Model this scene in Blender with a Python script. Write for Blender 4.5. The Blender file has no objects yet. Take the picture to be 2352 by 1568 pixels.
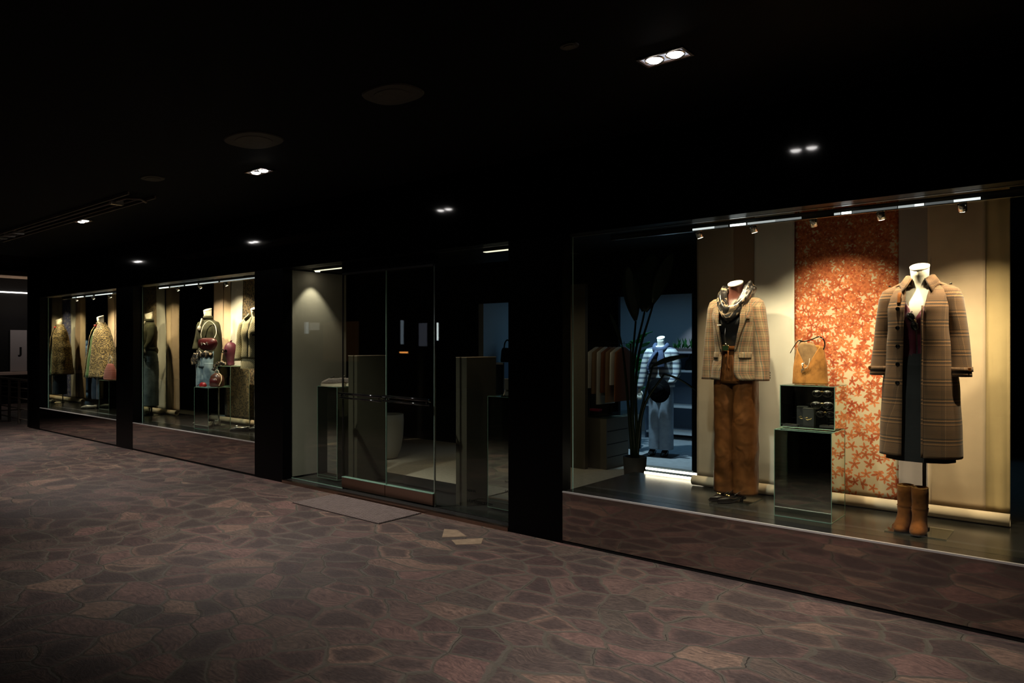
import bpy, bmesh, math, random
from mathutils import Vector, Matrix, noise
random.seed(7)
PI = math.pi
SC = bpy.context.scene
COL = SC.collection

# ------------------------------------------------------------------ camera, world, exposure, street light
cam_d = bpy.data.cameras.new('camera')
cam_d.sensor_width = 36.0
cam_d.lens = 25.1
cam_d.shift_y = 7.0 / 2352.0
cam_d.clip_end = 200
cam = bpy.data.objects.new('camera', cam_d)
COL.objects.link(cam)
cam.location = (0, 0, 1.55)
cam.rotation_euler = (PI / 2, 0, math.radians(39.502))
SC.camera = cam
SC.view_settings.view_transform = 'Standard'
SC.view_settings.look = 'None'
SC.view_settings.gamma = 1
SC.view_settings.exposure = 0.0
SC.view_settings.use_curve_mapping = False
SC.cycles.max_bounces = 8
SC.cycles.transparent_max_bounces = 16
SC.cycles.sample_clamp_indirect = 4.0
W = bpy.data.worlds.new('night')
W.use_nodes = True
W.node_tree.nodes['Background'].inputs[0].default_value = (0.35, 0.45, 0.7, 1)
W.node_tree.nodes['Background'].inputs[1].default_value = 0.0006
SC.world = W

WARM = (1.0, 0.76, 0.49)
COOL = (1.0, 0.90, 0.84)
PAVE_W = 330.0        # watts of one arcade downlight
SHOW_W = 80.0         # watts of one display spot
STRIP_W = 2.6


def spot(name, loc, target, watts, size, blend, color, parent=None, radius=0.02):
    d = bpy.data.lights.new(name, 'SPOT')
    d.energy = watts
    d.spot_size = math.radians(size)
    d.spot_blend = blend
    d.color = color
    d.shadow_soft_size = radius
    o = bpy.data.objects.new(name, d)
    COL.objects.link(o)
    v = Vector(target) - Vector(loc)
    o.location = loc
    o.rotation_euler = v.to_track_quat('-Z', 'Y').to_euler()
    if parent:
        o.parent = parent
        o.matrix_parent_inverse = Matrix.Translation(-Vector(parent.location))
    return o


def area(name, loc, rot, sx, sy, watts, color):
    d = bpy.data.lights.new(name, 'AREA')
    d.shape = 'RECTANGLE'
    d.size = sx
    d.size_y = sy
    d.energy = watts
    d.color = color
    o = bpy.data.objects.new(name, d)
    COL.objects.link(o)
    o.location = loc
    o.rotation_euler = rot
    return o


# ------------------------------------------------------------------ objects, tags
def tag(o, label=None, cat=None, group=None, kind=None):
    if label: o['label'] = label
    if cat: o['category'] = cat
    if group: o['group'] = group
    if kind: o['kind'] = kind
    return o


def thing(name, label, cat, loc=(0, 0, 0), rz=0.0, group=None, kind=None):
    o = bpy.data.objects.new(name, None)
    COL.objects.link(o)
    o.empty_display_size = 0.1
    o.location = loc
    o.rotation_euler = (0, 0, rz)
    return tag(o, label, cat, group, kind)


def obj(name, bm, m, parent=None, smooth=False, solid=0, sub=0, bevel=0, label=None):
    me = bpy.data.meshes.new(name)
    bmesh.ops.recalc_face_normals(bm, faces=bm.faces[:])
    bm.to_mesh(me)
    bm.free()
    ms = m if isinstance(m, (list, tuple)) else [m]
    for k in ms:
        me.materials.append(k)
    if smooth:
        for p in me.polygons:
            p.use_smooth = True
    o = bpy.data.objects.new(name, me)
    COL.objects.link(o)
    if parent: o.parent = parent
    if solid:
        md = o.modifiers.new('thick', 'SOLIDIFY'); md.thickness = solid; md.offset = 0
    if bevel:
        md = o.modifiers.new('bevel', 'BEVEL'); md.width = bevel; md.segments = 2; md.limit_method = 'ANGLE'
    if sub:
        md = o.modifiers.new('smooth', 'SUBSURF'); md.levels = sub; md.render_levels = sub
    if label: o['label'] = label
    return o


def struct(name, bm, m, **k):
    return tag(obj(name, bm, m, **k), kind='structure')


def BM():
    return bmesh.new()


def box(bm, x0, x1, y0, y1, z0, z1, mi=0):
    v = [bm.verts.new((x, y, z)) for x in (x0, x1) for y in (y0, y1) for z in (z0, z1)]
    for f in ((0, 1, 3, 2), (4, 6, 7, 5), (0, 4, 5, 1), (2, 3, 7, 6), (0, 2, 6, 4), (1, 5, 7, 3)):
        bm.faces.new([v[i] for i in f]).material_index = mi
    return bm


def B(x0, x1, y0, y1, z0, z1):
    return box(BM(), x0, x1, y0, y1, z0, z1)


def loft(bm, rings, closed=True, caps=(0, 0), u0=0.0, v0=0.0):
    uvl = bm.loops.layers.uv.verify()
    rows = []
    vv = v0
    prev = None
    for r in rings:
        pts = [Vector(p) for p in r]
        if prev:
            vv += sum((a - b).length for a, b in zip(pts, prev)) / len(pts)
        us = [u0]
        for a, b in zip(pts, pts[1:]):
            us.append(us[-1] + (b - a).length)
        if closed:
            us.append(us[-1] + (pts[0] - pts[-1]).length)
        rows.append(([bm.verts.new(p) for p in pts], us, vv))
        prev = pts
    n = len(rings[0])
    for (va, ua, a), (vb, ub, b) in zip(rows, rows[1:]):
        for i in range(n if closed else n - 1):
            j = (i + 1) % n
            f = bm.faces.new((va[i], va[j], vb[j], vb[i]))
            for l, (u, w) in zip(f.loops, ((ua[i], a), (ua[i + 1], a), (ub[i + 1], b), (ub[i], b))):
                l[uvl].uv = (u, w)
    if caps[0]: bm.faces.new(rows[0][0])
    if caps[1]: bm.faces.new(rows[-1][0])
    return bm


def ell(cx, cy, z, rx, ry, n=24, p=2.0, tx=0.0, ty=0.0, fold=None):
    out = []
    for i in range(n):
        t = 2 * PI * i / n
        c, s = math.cos(t), math.sin(t)
        k = 1.0 if not fold else 1.0 + fold(t, z)
        x = rx * k * math.copysign(abs(c) ** (2 / p), c)
        y = ry * k * math.copysign(abs(s) ** (2 / p), s)
        out.append((cx + x, cy + y, z + tx * x + ty * y))
    return out


def tube(bm, pts, r, n=8, caps=True, flat=1.0):
    pts = [Vector(p) for p in pts]
    rr = r if isinstance(r, (list, tuple)) else [r] * len(pts)
    rings = []
    up = Vector((0, 0, 1))
    last = None
    for i, p in enumerate(pts):
        d = (pts[min(i + 1, len(pts) - 1)] - pts[max(i - 1, 0)]).normalized()
        a = last if last else (up if abs(d.z) < 0.9 else Vector((0, 1, 0)))
        s = d.cross(a)
        if s.length < 1e-4:
            s = d.cross(Vector((1, 0, 0)))
        s.normalize()
        t = s.cross(d).normalized()
        last = t
        rings.append([p + s * rr[i] * math.cos(2 * PI * k / n) + t * rr[i] * flat * math.sin(2 * PI * k / n) for k in range(n)])
    return loft(bm, rings, True, (caps, caps))


def cyl(bm, x, y, z0, z1, r, n=20, r1=None):
    r1 = r if r1 is None else r1
    return loft(bm, [ell(x, y, z0, r, r, n), ell(x, y, z1, r1, r1, n)], True, (1, 1))


def spline(pts, k=8):
    out = []
    P = [Vector(p) for p in pts]
    P = [2 * P[0] - P[1]] + P + [2 * P[-1] - P[-2]]
    for i in range(1, len(P) - 2):
        for j in range(k):
            t = j / k
            a, b, c, d = P[i - 1], P[i], P[i + 1], P[i + 2]
            out.append(0.5 * ((2 * b) + (c - a) * t + (2 * a - 5 * b + 4 * c - d) * t * t + (3 * b - a - 3 * c + d) * t ** 3))
    out.append(P[-2])
    return out


def nz(x, y, z=0.0):
    return noise.noise(Vector((x, y, z)))


# ------------------------------------------------------------------ materials
class G:
    def __init__(s, name, col=(.5, .5, .5), rough=.6, metal=0.0, spec=.5, sheen=0.0, coat=0.0):
        s.m = bpy.data.materials.new(name)
        s.m.use_nodes = True
        s.nt = s.m.node_tree
        s.b = s.nt.nodes['Principled BSDF']
        s.set('Base Color', (*col, 1)); s.set('Roughness', rough); s.set('Metallic', metal)
        s.set('Specular IOR Level', spec); s.set('Sheen Weight', sheen); s.set('Coat Weight', coat)
        s._uv = None

    def set(s, k, v):
        if isinstance(v, bpy.types.NodeSocket): s.nt.links.new(v, s.b.inputs[k])
        else: s.b.inputs[k].default_value = v

    def node(s, t, ins=None, **pr):
        n = s.nt.nodes.new(t)
        for k, v in pr.items(): setattr(n, k, v)
        for k, v in (ins or {}).items():
            if isinstance(v, bpy.types.NodeSocket): s.nt.links.new(v, n.inputs[k])
            else: n.inputs[k].default_value = v
        return n

    def math(s, op, a, b=0.0, c=0.0, clamp=False):
        n = s.node('ShaderNodeMath', {0: a, 1: b, 2: c}, operation=op)
        n.use_clamp = clamp
        return n.outputs[0]

    def vm(s, op, a, b=(0, 0, 0), out=0):
        return s.node('ShaderNodeVectorMath', {0: a, 1: b}, operation=op).outputs[out]

    def mix(s, f, a, b, blend='MIX'):
        n = s.node('ShaderNodeMix', data_type='RGBA', blend_type=blend)
        for k, v in ((0, f), (6, a), (7, b)):
            if isinstance(v, bpy.types.NodeSocket): s.nt.links.new(v, n.inputs[k])
            elif k and len(v) == 3: n.inputs[k].default_value = (*v, 1)
            else: n.inputs[k].default_value = v
        return n.outputs[2]

    def uv(s):
        return s.node('ShaderNodeTexCoord').outputs['UV']

    def co(s):
        return s.node('ShaderNodeTexCoord').outputs['Object']

    def pos(s):
        return s.node('ShaderNodeNewGeometry').outputs['Position']

    def noise(s, v, scale, detail=3, rough=.5, out=0):
        return s.node('ShaderNodeTexNoise', {'Vector': v, 'Scale': scale, 'Detail': detail, 'Roughness': rough}).outputs[out]

    def vor(s, v, scale, rnd=1.0, **pr):
        return s.node('ShaderNodeTexVoronoi', {'Vector': v, 'Scale': scale, 'Randomness': rnd}, **pr)

    def xyz(s, v):
        return s.node('ShaderNodeSeparateXYZ', {0: v}).outputs

    def ramp(s, f, stops):
        n = s.node('ShaderNodeValToRGB', {0: f})
        e = n.color_ramp.elements
        while len(e) < len(stops): e.new(.5)
        for k, (p, c) in zip(e, stops):
            k.position = p
            k.color = (*c, 1) if len(c) == 3 else c
        return n.outputs[0]

    def bump(s, h, st=.3, d=.01):
        s.set('Normal', s.node('ShaderNodeBump', {'Height': h, 'Strength': st, 'Distance': d}).outputs[0])


def plain(name, col, rough=.6, metal=0.0, spec=.5, var=0.0, scale=20, sheen=0.0, coat=0.0, bump=0.0):
    g = G(name, col, rough, metal, spec, sheen, coat)
    if var or bump:
        n = g.noise(g.co(), scale, 4, .6)
        if var:
            lo = tuple(c * (1 - var) for c in col); hi = tuple(min(1, c * (1 + var)) for c in col)
            g.set('Base Color', g.ramp(n, [(.3, lo), (.7, hi)]))
        if bump: g.bump(n, bump, .004)
    return g.m


def emis(name, col, st):
    g = G(name, (0, 0, 0))
    g.set('Emission Color', (*col, 1)); g.set('Emission Strength', st)
    return g.m


def stripes(g, u, col, sets):
    for per, off, w, c, k in sets:
        fr = g.math('FRACT', g.math('ADD', g.math('DIVIDE', u, per), off))
        m = g.math('MULTIPLY', g.math('LESS_THAN', fr, w / per), k)
        col = g.mix(m, col, c)
    return col


def plaid(name, base, us, vs, weave=.0035, wk=.25, rough=.85):
    g = G(name, base, rough, sheen=.15)
    x = g.xyz(g.uv())
    col = g.mix(0.0, base, base)
    col = stripes(g, x[0], col, us)
    col = stripes(g, x[1], col, vs)
    ck = g.node('ShaderNodeTexChecker', {'Vector': g.uv(), 'Scale': 1 / weave}).outputs[1]
    col = g.mix(g.math('MULTIPLY', ck, wk), col, tuple(c * .25 for c in base))
    g.set('Base Color', col)
    g.bump(g.noise(g.uv(), 300, 2), .25, .002)
    return g.m


M = {}
M['black'] = plain('black_lacquer', (.0012, .0012, .0014), .4, spec=.08)
M['fascia'] = plain('black_glass', (.002, .002, .0025), .06, spec=.35)
M['ceil'] = plain('black_ceiling', (.0022, .0022, .0026), .75, spec=.08, var=.3, scale=3)
M['panel'] = plain('bronze_mirror_panel', (.40, .34, .31), .035, metal=1.0)
M['mirror_dark'] = plain('smoked_mirror', (.42, .42, .37), .03, metal=1.0)
M['mirror'] = plain('mirror_glass', (.62, .66, .6), .02, metal=1.0)
M['glass_edge'] = plain('green_glass_edge', (.24, .40, .31), .25, spec=.6)
M['chrome'] = plain('chrome', (.75, .75, .74), .22, metal=1.0)
M['steel'] = plain('dark_steel', (.12, .115, .11), .35, metal=1.0)
M['bronze'] = plain('bronze_rail', (.30, .20, .15), .28, metal=1.0)
M['white_emit'] = emis('lamp_disc', (1, .96, .92), 30)
M['warm_emit'] = emis('warm_lamp_disc', (1, .85, .68), 22)
M['gold'] = plain('gold', (.95, .72, .32), .25, metal=1.0)
M['silver'] = plain('silver', (.8, .78, .72), .3, metal=1.0)
M['gloss_black'] = plain('gloss_black', (.004, .004, .004), .08, spec=.7, coat=.5)
M['skin_brown'] = plain('brown_mannequin', (.085, .03, .022), .35, spec=.4)
M['cream'] = plain('cream_mannequin', (.72, .68, .58), .45)
M['cap'] = plain('white_cap', (.85, .82, .74), .4)


def glass_mat(name, tint, f0=1.0):
    m = bpy.data.materials.new(name)
    m.use_nodes = True
    nt = m.node_tree
    nt.nodes.clear()
    out = nt.nodes.new('ShaderNodeOutputMaterial')
    tr = nt.nodes.new('ShaderNodeBsdfTransparent'); tr.inputs[0].default_value = (*tint, 1)
    gl = nt.nodes.new('ShaderNodeBsdfGlossy'); gl.inputs['Roughness'].default_value = .01
    gl.inputs[0].default_value = (.9, .95, .92, 1)
    ge = nt.nodes.new('ShaderNodeNewGeometry')
    def mth(op, x, y):
        n = nt.nodes.new('ShaderNodeMath'); n.operation = op
        for i, v in ((0, x), (1, y)):
            if isinstance(v, bpy.types.NodeSocket): nt.links.new(v, n.inputs[i])
            else: n.inputs[i].default_value = v
        return n
    dt = nt.nodes.new('ShaderNodeVectorMath'); dt.operation = 'DOT_PRODUCT'
    nt.links.new(ge.outputs['Normal'], dt.inputs[0]); nt.links.new(ge.outputs['Incoming'], dt.inputs[1])
    k = mth('POWER', mth('SUBTRACT', 1.0, mth('ABSOLUTE', dt.outputs['Value'], 0).outputs[0]).outputs[0], 5.0)
    mu = mth('MULTIPLY', mth('MULTIPLY_ADD', k.outputs[0], .96).outputs[0], f0)
    mu.inputs[0].links[0].from_node.inputs[2].default_value = .04
    mx = nt.nodes.new('ShaderNodeMixShader')
    nt.links.new(mu.outputs[0], mx.inputs[0])
    nt.links.new(tr.outputs[0], mx.inputs[1]); nt.links.new(gl.outputs[0], mx.inputs[2])
    nt.links.new(mx.outputs[0], out.inputs[0])
    return m


M['glass'] = glass_mat('shop_glass', (.93, .97, .94))
M['clear'] = glass_mat('clear_plate', (.80, .86, .82), 1.2)


def paving():
    g = G('crazy_paving', rough=.5, spec=.35)
    p = g.pos()

    def warp(v, sc, k, det=2):
        d = g.vm('SCALE', g.vm('SUBTRACT', g.noise(p, sc, det, .5, 1), (.5, .5, .5)))
        d.node.inputs[3].default_value = k
        return g.vm('ADD', v, d)
    q = g.vm('MULTIPLY', warp(warp(warp(p, .6, .75), 2.2, .16, 1), 10, .045, 3), (0.82, 1.12, 0))
    sc = 4.3
    v = g.vor(q, sc, 1.0, voronoi_dimensions='2D')
    e = g.vor(q, sc, 1.0, voronoi_dimensions='2D', feature='DISTANCE_TO_EDGE')
    dist = e.outputs['Distance']
    cc = g.xyz(v.outputs['Color'])
    stone = g.ramp(cc[0], [(0, (.075, .052, .050)), (.22, (.135, .092, .083)), (.40, (.080, .068, .060)), (.58, (.17, .108, .096)), (.75, (.10, .085, .072)), (.9, (.175, .12, .098)), (1, (.22, .158, .12))])
    fine = g.noise(p, 60, 6, .8)
    big = g.noise(p, 5, 4, .65)
    st = g.noise(g.vm('MULTIPLY', warp(p, 3, .3), (14, 60, 1)), 1.0, 4, .65)
    stone = g.mix(1.0, stone, g.ramp(st, [(.30, (.45, .45, .48)), (.70, (1.5, 1.42, 1.36))]), 'MULTIPLY')
    stone = g.mix(1.0, stone, g.ramp(fine, [(.30, (.6, .6, .6)), (.70, (1.45, 1.42, 1.38))]), 'MULTIPLY')
    stone = g.mix(1.0, stone, g.ramp(big, [(.3, (.75, .76, .78)), (.7, (1.22, 1.2, 1.16))]), 'MULTIPLY')
    core = g.math('MULTIPLY', g.math('MULTIPLY', g.math('SUBTRACT', g.math('ADD', dist, g.math('MULTIPLY', big, .16)),   .17, clamp=True), 7, clamp=True), g.math('GREATER_THAN', cc[1], .46))
    stone = g.mix(g.math('MULTIPLY', core, .82), stone, g.mix(g.ramp(g.noise(g.vm('MULTIPLY', p, (30, 90, 1)), 1.0, 4, .7), [(.32, (0, 0, 0)), (.66, (1, 1, 1))]), (.022, .016, .016), (.098, .073, .066)))
    mw = g.math('ADD', .022, g.math('MULTIPLY', g.noise(p, 2.3, 3), .075))
    mort = g.math('MULTIPLY', g.math('SUBTRACT', mw, dist, clamp=True), 60, clamp=True)
    mcol = g.mix(fine, (.075, .069, .055), (.145, .130, .10))
    col = g.mix(g.math('MULTIPLY', mort, .85), stone, mcol)
    gap = g.math('MULTIPLY', g.math('LESS_THAN', dist, .007), g.math('GREATER_THAN', g.noise(p, 1.1, 2), .50))
    col = g.mix(g.math('MULTIPLY', gap, .85), col, (.012, .009, .008))
    g.set('Base Color', col)
    g.set('Roughness', g.ramp(fine, [(.2, (.40, .40, .40)), (.8, (.66, .66, .66))]))
    h = g.math('ADD', g.math('MULTIPLY', g.math('MINIMUM', dist, .06), 5), g.math('MULTIPLY', fine, .30))
    h = g.math('ADD', h, g.math('MULTIPLY', st, .35))
    h = g.math('SUBTRACT', h, g.math('MULTIPLY', gap, .4))
    g.bump(h, .6, .02)
    return g.m


M['paving'] = paving()


def floral(name, bg, layers):
    g = G(name, bg, .9, spec=.15)
    x = g.xyz(g.uv())
    v2 = g.node('ShaderNodeCombineXYZ', {0: x[0], 1: x[1]}).outputs[0]
    col = g.mix(0.0, bg, bg)
    for sc, off, R, c1, c2, lo, hi, vmin, vmax in layers:
        q = g.vm('ADD', v2, (off, off * .7, 0))
        v = g.vor(q, sc, .75, voronoi_dimensions='2D')
        l = g.xyz(g.vm('SUBTRACT', q, v.outputs['Position']))
        c = g.xyz(v.outputs['Color'])
        r = g.math('SQRT', g.math('ADD', g.math('MULTIPLY', l[0], l[0]), g.math('MULTIPLY', l[1], l[1])))
        th = g.math('ADD', g.math('MULTIPLY', g.math('ARCTAN2', l[1], l[0]), 2.5), g.math('MULTIPLY', c[0], 6.28))
        pet = g.math('POWER', g.math('SUBTRACT', 1.0, g.math('ABSOLUTE', g.math('SINE', th))), .62)
        rad = g.math('MULTIPLY', g.math('ADD', .25, g.math('MULTIPLY', pet, .95)), g.math('MULTIPLY', g.math('ADD', .75, g.math('MULTIPLY', c[1], .45)), R))
        m = g.math('LESS_THAN', r, rad)
        t = g.math('DIVIDE', g.math('SUBTRACT', x[1], vmin), vmax - vmin, clamp=True)
        thr = g.math('ADD', lo, g.math('MULTIPLY', t, hi - lo))
        m = g.math('MULTIPLY', m, g.math('LESS_THAN', c[2], thr))
        fc = g.mix(c[1], c1, c2)
        fc = g.mix(g.math('MULTIPLY', g.math('LESS_THAN', r, R * .3), .5), fc, tuple(k * .45 for k in c1))
        col = g.mix(m, col, fc)
    g.set('Base Color', col)
    return g.m


O1, O2 = (.50, .16, .062), (.37, .10, .042)
M['floral'] = floral('orange_flower_paper', (.50, .42, .29), [
    (14.5, 0.0, .038, O1, O2, .78, .9, .3, 1.3),
    (15.5, 3.3, .034, (.56, .21, .09), O1, .30, .80, .35, 1.25),
    (17, 7.1, .033, O2, (.34, .07, .03), .10, .80, .5, 1.4),
    (18, 11.7, .031, O1, O2, -.25, .80, .6, 1.7),
    (17, 19.1, .034, O2, O1, -.7, .85, .7, 1.8)])
M['blue_floral'] = floral('blue_flower_paper', (.10, .11, .19), [
    (16, 0.0, .035, (.35, .32, .25), (.2, .2, .3), .6, .6, 0, 2), (20, 5.0, .03, (.03, .04, .12), (.05, .06, .2), .8, .8, 0, 2)])


def paper(name, col, v=.06):
    g = G(name, col, .85, spec=.2)
    n = g.noise(g.uv(), 5, 4, .6)
    g.set('Base Color', g.ramp(n, [(.3, tuple(c * (1 - v) for c in col)), (.7, tuple(c * (1 + v) for c in col))]))
    g.bump(g.noise(g.uv(), 2.5, 2), .4, .03)
    return g.m


M['p_taupe'] = paper('taupe_paper', (.40, .34, .26))
M['p_brown'] = paper('brown_paper', (.30, .22, .155))
M['p_pale'] = paper('pale_grey_paper', (.62, .61, .55))
M['p_mauve'] = paper('mauve_grey_paper', (.34, .29, .27))
M['p_sand'] = paper('sand_paper', (.58, .45, .31))
M['p_ochre'] = paper('ochre_paper', (.52, .40, .21))
M['p_pink'] = paper('pink_beige_paper', (.50, .38, .28))
M['p_roll'] = paper('cream_roll_paper', (.72, .60, .44))


def leopard(name, base, spotc, ringc, scale, thr=.42, rough=.7, sheen=.1, uv=True):
    g = G(name, base, rough, sheen=sheen)
    v = g.uv() if uv else g.co()
    d = g.vm('SCALE', g.vm('SUBTRACT', g.noise(v, scale * .8, 2, .5, 1), (.5, .5, .5)))
    d.node.inputs[3].default_value = .8 / scale
    q = g.vm('ADD', v, d)
    vo = g.vor(q, scale, .9)
    r = vo.outputs['Distance']
    c = g.xyz(vo.outputs['Color'])
    inner = g.math('LESS_THAN', r, thr * .45)
    outer = g.math('LESS_THAN', r, g.math('MULTIPLY', g.math('ADD', .75, g.math('MULTIPLY', c[0], .5)), thr))
    col = g.mix(outer, base, ringc)
    col = g.mix(g.math('MULTIPLY', inner, g.math('GREATER_THAN', c[1], .35)), col, spotc)
    g.set('Base Color', col)
    return g.m


M['leo_coat'] = leopard('leopard_fabric', (.42, .31, .13), (.20, .13, .05), (.02, .014, .008), 72, .55)
M['leo_scarf'] = leopard('grey_leopard_silk', (.33, .25, .17), (.085, .075, .074), (.016, .015, .015), 21, .66, .35, 0)
M['leo_paper'] = leopard('animal_print_paper', (.17, .12, .06), (.08, .055, .03), (.018, .013, .008), 38, .5)

M['blazer'] = plaid('tan_check_wool', (.255, .175, .095),
    [(.062, .0, .0035, (.03, .025, .02), .8), (.062, .13, .003, (.03, .025, .02), .7), (.062, .26, .003, (.42, .13, .07), .85), (.062, .37, .003, (.10, .14, .07), .9), (.062, .55, .004, (.55, .42, .24), .6), (.124, .72, .003, (.08, .10, .14), .8)],
    [(.072, .0, .0035, (.03, .025, .02), .7), (.072, .11, .003, (.38, .12, .06), .85), (.072, .22, .003, (.03, .025, .02), .6), (.072, .34, .003, (.42, .14, .07), .75), (.072, .6, .004, (.5, .38, .22), .4)], .004, .35)
M['coat'] = plaid('brown_check_wool', (.155, .078, .033),
    [(.115, .0, .003, (.03, .02, .015), .6), (.115, .06, .003, (.03, .02, .015), .5), (.115, .12, .003, (.03, .02, .015), .5), (.115, .18, .003, (.03, .02, .015), .5), (.23, .5, .004, (.45, .25, .12), .4)],
    [(.118, .0, .005, (.012, .01, .008), .85), (.118, .09, .004, (.50, .24, .09), .8), (.118, .17, .007, (.012, .01, .008), .8), (.118, .27, .004, (.50, .24, .09), .75), (.118, .34, .003, (.012, .01, .008), .8),
     (.118, .60, .0025, (.05, .03, .02), .45), (.118, .68, .0025, (.05, .03, .02), .45), (.118, .76, .0025, (.05, .03, .02), .45)], .005, .35)


def suede(name, col, rough=.9):
    g = G(name, col, rough, spec=.12, sheen=.06)
    n = g.noise(g.co(), 14, 5, .7)
    g.set('Base Color', g.ramp(n, [(.28, tuple(c * .5 for c in col)), (.5, col), (.75, tuple(min(1, c * 1.35) for c in col))]))
    g.bump(n, .3, .004)
    return g.m


M['suede'] = suede('tan_suede', (.38, .165, .042))
M['suede_hair'] = suede('brushed_suede', (.22, .135, .065))
M['suede_boot'] = suede('rust_suede', (.15, .050, .010))
def satin_trouser():
    g = G('rust_satin_cord', (.12, .044, .012), .40, spec=.35)
    c = g.co()
    n1 = g.noise(g.vm('MULTIPLY', c, (9, 9, 5)), 1.0, 4, .55)
    g.set('Base Color', g.ramp(n1, [(.3, (.075, .026, .007)), (.55, (.125, .045, .012)), (.75, (.20, .078, .022))]))
    d = g.vm('SCALE', g.vm('SUBTRACT', g.noise(c, 4, 2, .5, 1), (.5, .5, .5))); d.node.inputs[3].default_value = .25
    n2 = g.noise(g.vm('MULTIPLY', g.vm('ADD', c, d), (8, 8, 7)), 1.0, 2, .4)
    g.bump(n2, .8, .022)
    return g.m


M['trouser'] = satin_trouser()
M['jeans'] = None


def denim(name, lo, hi):
    g = G(name, hi, .85, sheen=.1)
    n = g.noise(g.co(), 7, 5, .65)
    g.set('Base Color', g.ramp(n, [(.3, lo), (.65, hi)]))
    g.bump(g.noise(g.co(), 25, 3), .4, .006)
    return g.m


M['jeans'] = denim('washed_denim', (.06, .12, .18), (.27, .38, .46))
M['jeans_dark'] = denim('dark_denim', (.01, .02, .045), (.03, .06, .10))
M['jeans_light'] = denim('pale_denim', (.28, .33, .40), (.45, .52, .60))
M['olive'] = plain('olive_wool', (.023, .024, .008), .9, var=.4, scale=8)
M['blacktop'] = plain('black_jersey', (.012, .011, .011), .6, sheen=.1)
M['skirt'] = plain('black_pleats', (.010, .010, .011), .75)
M['burgundy'] = plain('burgundy_satin', (.10, .018, .034), .35, var=.4, scale=9)
M['red_leather'] = plain('oxblood_leather', (.06, .006, .008), .38, spec=.5, var=.25, scale=8)
M['green'] = plain('green_lining', (.06, .16, .035), .6, var=.35, scale=9, sheen=.2)
M['purple'] = plain('plum_velvet', (.10, .018, .040), .5, var=.35, scale=9)
M['stone_dark'] = plain('dark_plinth_top', (.018, .018, .016), .2, spec=.5, var=.25, scale=2)
M['grey_wall'] = plain('grey_plaster', (.30, .275, .225), .85, var=.05, scale=4)
M['fin'] = plain('olive_grey_cabinet', (.065, .058, .037), .6, var=.05, scale=4)
M['carpet'] = plain('beige_carpet', (.50, .44, .35), .95, var=.1, scale=30)
M['dark_stone'] = plain('dark_floor_stone', (.03, .03, .028), .25, spec=.5)
M['blue_carpet'] = plain('grey_carpet', (.55, .55, .55), .95, var=.12, scale=12)
M['blue_wall'] = plain('white_wall', (.36, .36, .36), .8)
M['matte_black'] = plain('matte_black', (.006, .006, .006), .7, spec=.2)
M['pot'] = plain('pale_ceramic', (.42, .41, .37), .5)
M['pot_dark'] = plain('dark_pot', (.05, .048, .045), .6)
M['leaf'] = plain('dark_leaf', (.012, .03, .012), .4, spec=.5, var=.4, scale=6)
M['leaf_bright'] = plain('green_leaf', (.02, .16, .03), .5, var=.4, scale=20)
M['concrete'] = plain('brown_soffit', (.30, .20, .13), .7, var=.25, scale=1.5)
M['railm'] = plain('weathered_rail', (.16, .13, .10), .6, var=.2, scale=12)
M['white_cloth'] = plain('ivory_cloth', (.55, .52, .45), .85)
M['tan_cloth'] = plain('tan_cloth', (.25, .15, .08), .85)
M['brown_cloth'] = plain('chestnut_cloth', (.20, .07, .025), .85)
M['card'] = plain('black_card', (.02, .022, .022), .5)

# ------------------------------------------------------------------ dimensions
FY, GY, BY = 4.55, 4.69, 5.50          # facade face, glass plane, paper backdrop
PL, GT, CH, DT = 0.404, 2.41, 3.07, 2.62         # plinth top, glass top, ceiling
PILL = [(-15.47, -14.87), (-11.55, -10.97), (-7.67, -7.09), (-3.79, -3.24), (0.09, 0.65)]

# ------------------------------------------------------------------ ground and shell
bm = BM()
box(bm, -15.47, 6, -9, FY + .02, -.2, 0)
box(bm, -32, -15.47, -9, 12, -.2, 0)
struct('floor', bm, M['paving'])
for (pts, nm) in ((((1020, 1215), (1050, 1217), (1072, 1232), (1015, 1234)), 'pale triangular paving stone nearest the shop entrance'),
                  (((1037, 1240), (1110, 1236), (1105, 1249), (1047, 1251)), 'pale four-sided paving stone in front of the triangular one')):
    q = []
    for px, py in pts:
        d = 1640 * 1.55 / (py - 791); r = (px - 1176) / 1640 * d
        q.append((r * .7716 - d * .636, r * .636 + d * .7716))
    bm = BM()
    loft(bm, [[(x, y, -.01) for x, y in q], [(x, y, .0025) for x, y in q]], True, (1, 1))
    tag(obj('paving_stone', bm, plain('pale_stone', (.30, .22, .14), .6, var=.25, scale=14)), nm, 'paving stone')

bm = BM()
box(bm, -14.3, 6, -9, FY, CH, CH + .25)
struct('ceiling', bm, M['ceil'])
bm = BM()
box(bm, -15.47, 6, FY, FY + .12, GT, CH + .25)
struct('wall_front', bm, M['fascia'])
for k, (a, b) in enumerate(PILL):
    lab = ['far left pillar of black lacquer at the end of the arcade', 'narrow black pillar between the two far display windows',
           'black pillar left of the shop entrance', 'wide black pillar right of the entrance beside the large display', 'black pillar beyond the right end of the large display'][k]
    if k < 4:
        bm = B(a, b, FY, 4.66, 0, GT)
        if k < 3: box(bm, a, b if k < 2 else -7.175, 4.67, 5.62, 0, DT)
        tag(obj('pillar', bm, M['black']), lab, 'pillar')
struct('trim_3', B(-15.47, 3, FY + .003, GY - .013, GT - .004, GT), M['black'])  # matte liner added to stop the fascia underside mirroring the track
struct('wall_back', B(-15.5, 3, 12.0, 12.1, 0, 3), M['matte_black'])
struct('wall_left', B(-15.6, -15.47, FY + .02, 12, 0, 3.3), M['matte_black'])
struct('wall_right', B(2.9, 3.0, FY + .02, 12, 0, 3), M['matte_black'])
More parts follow.
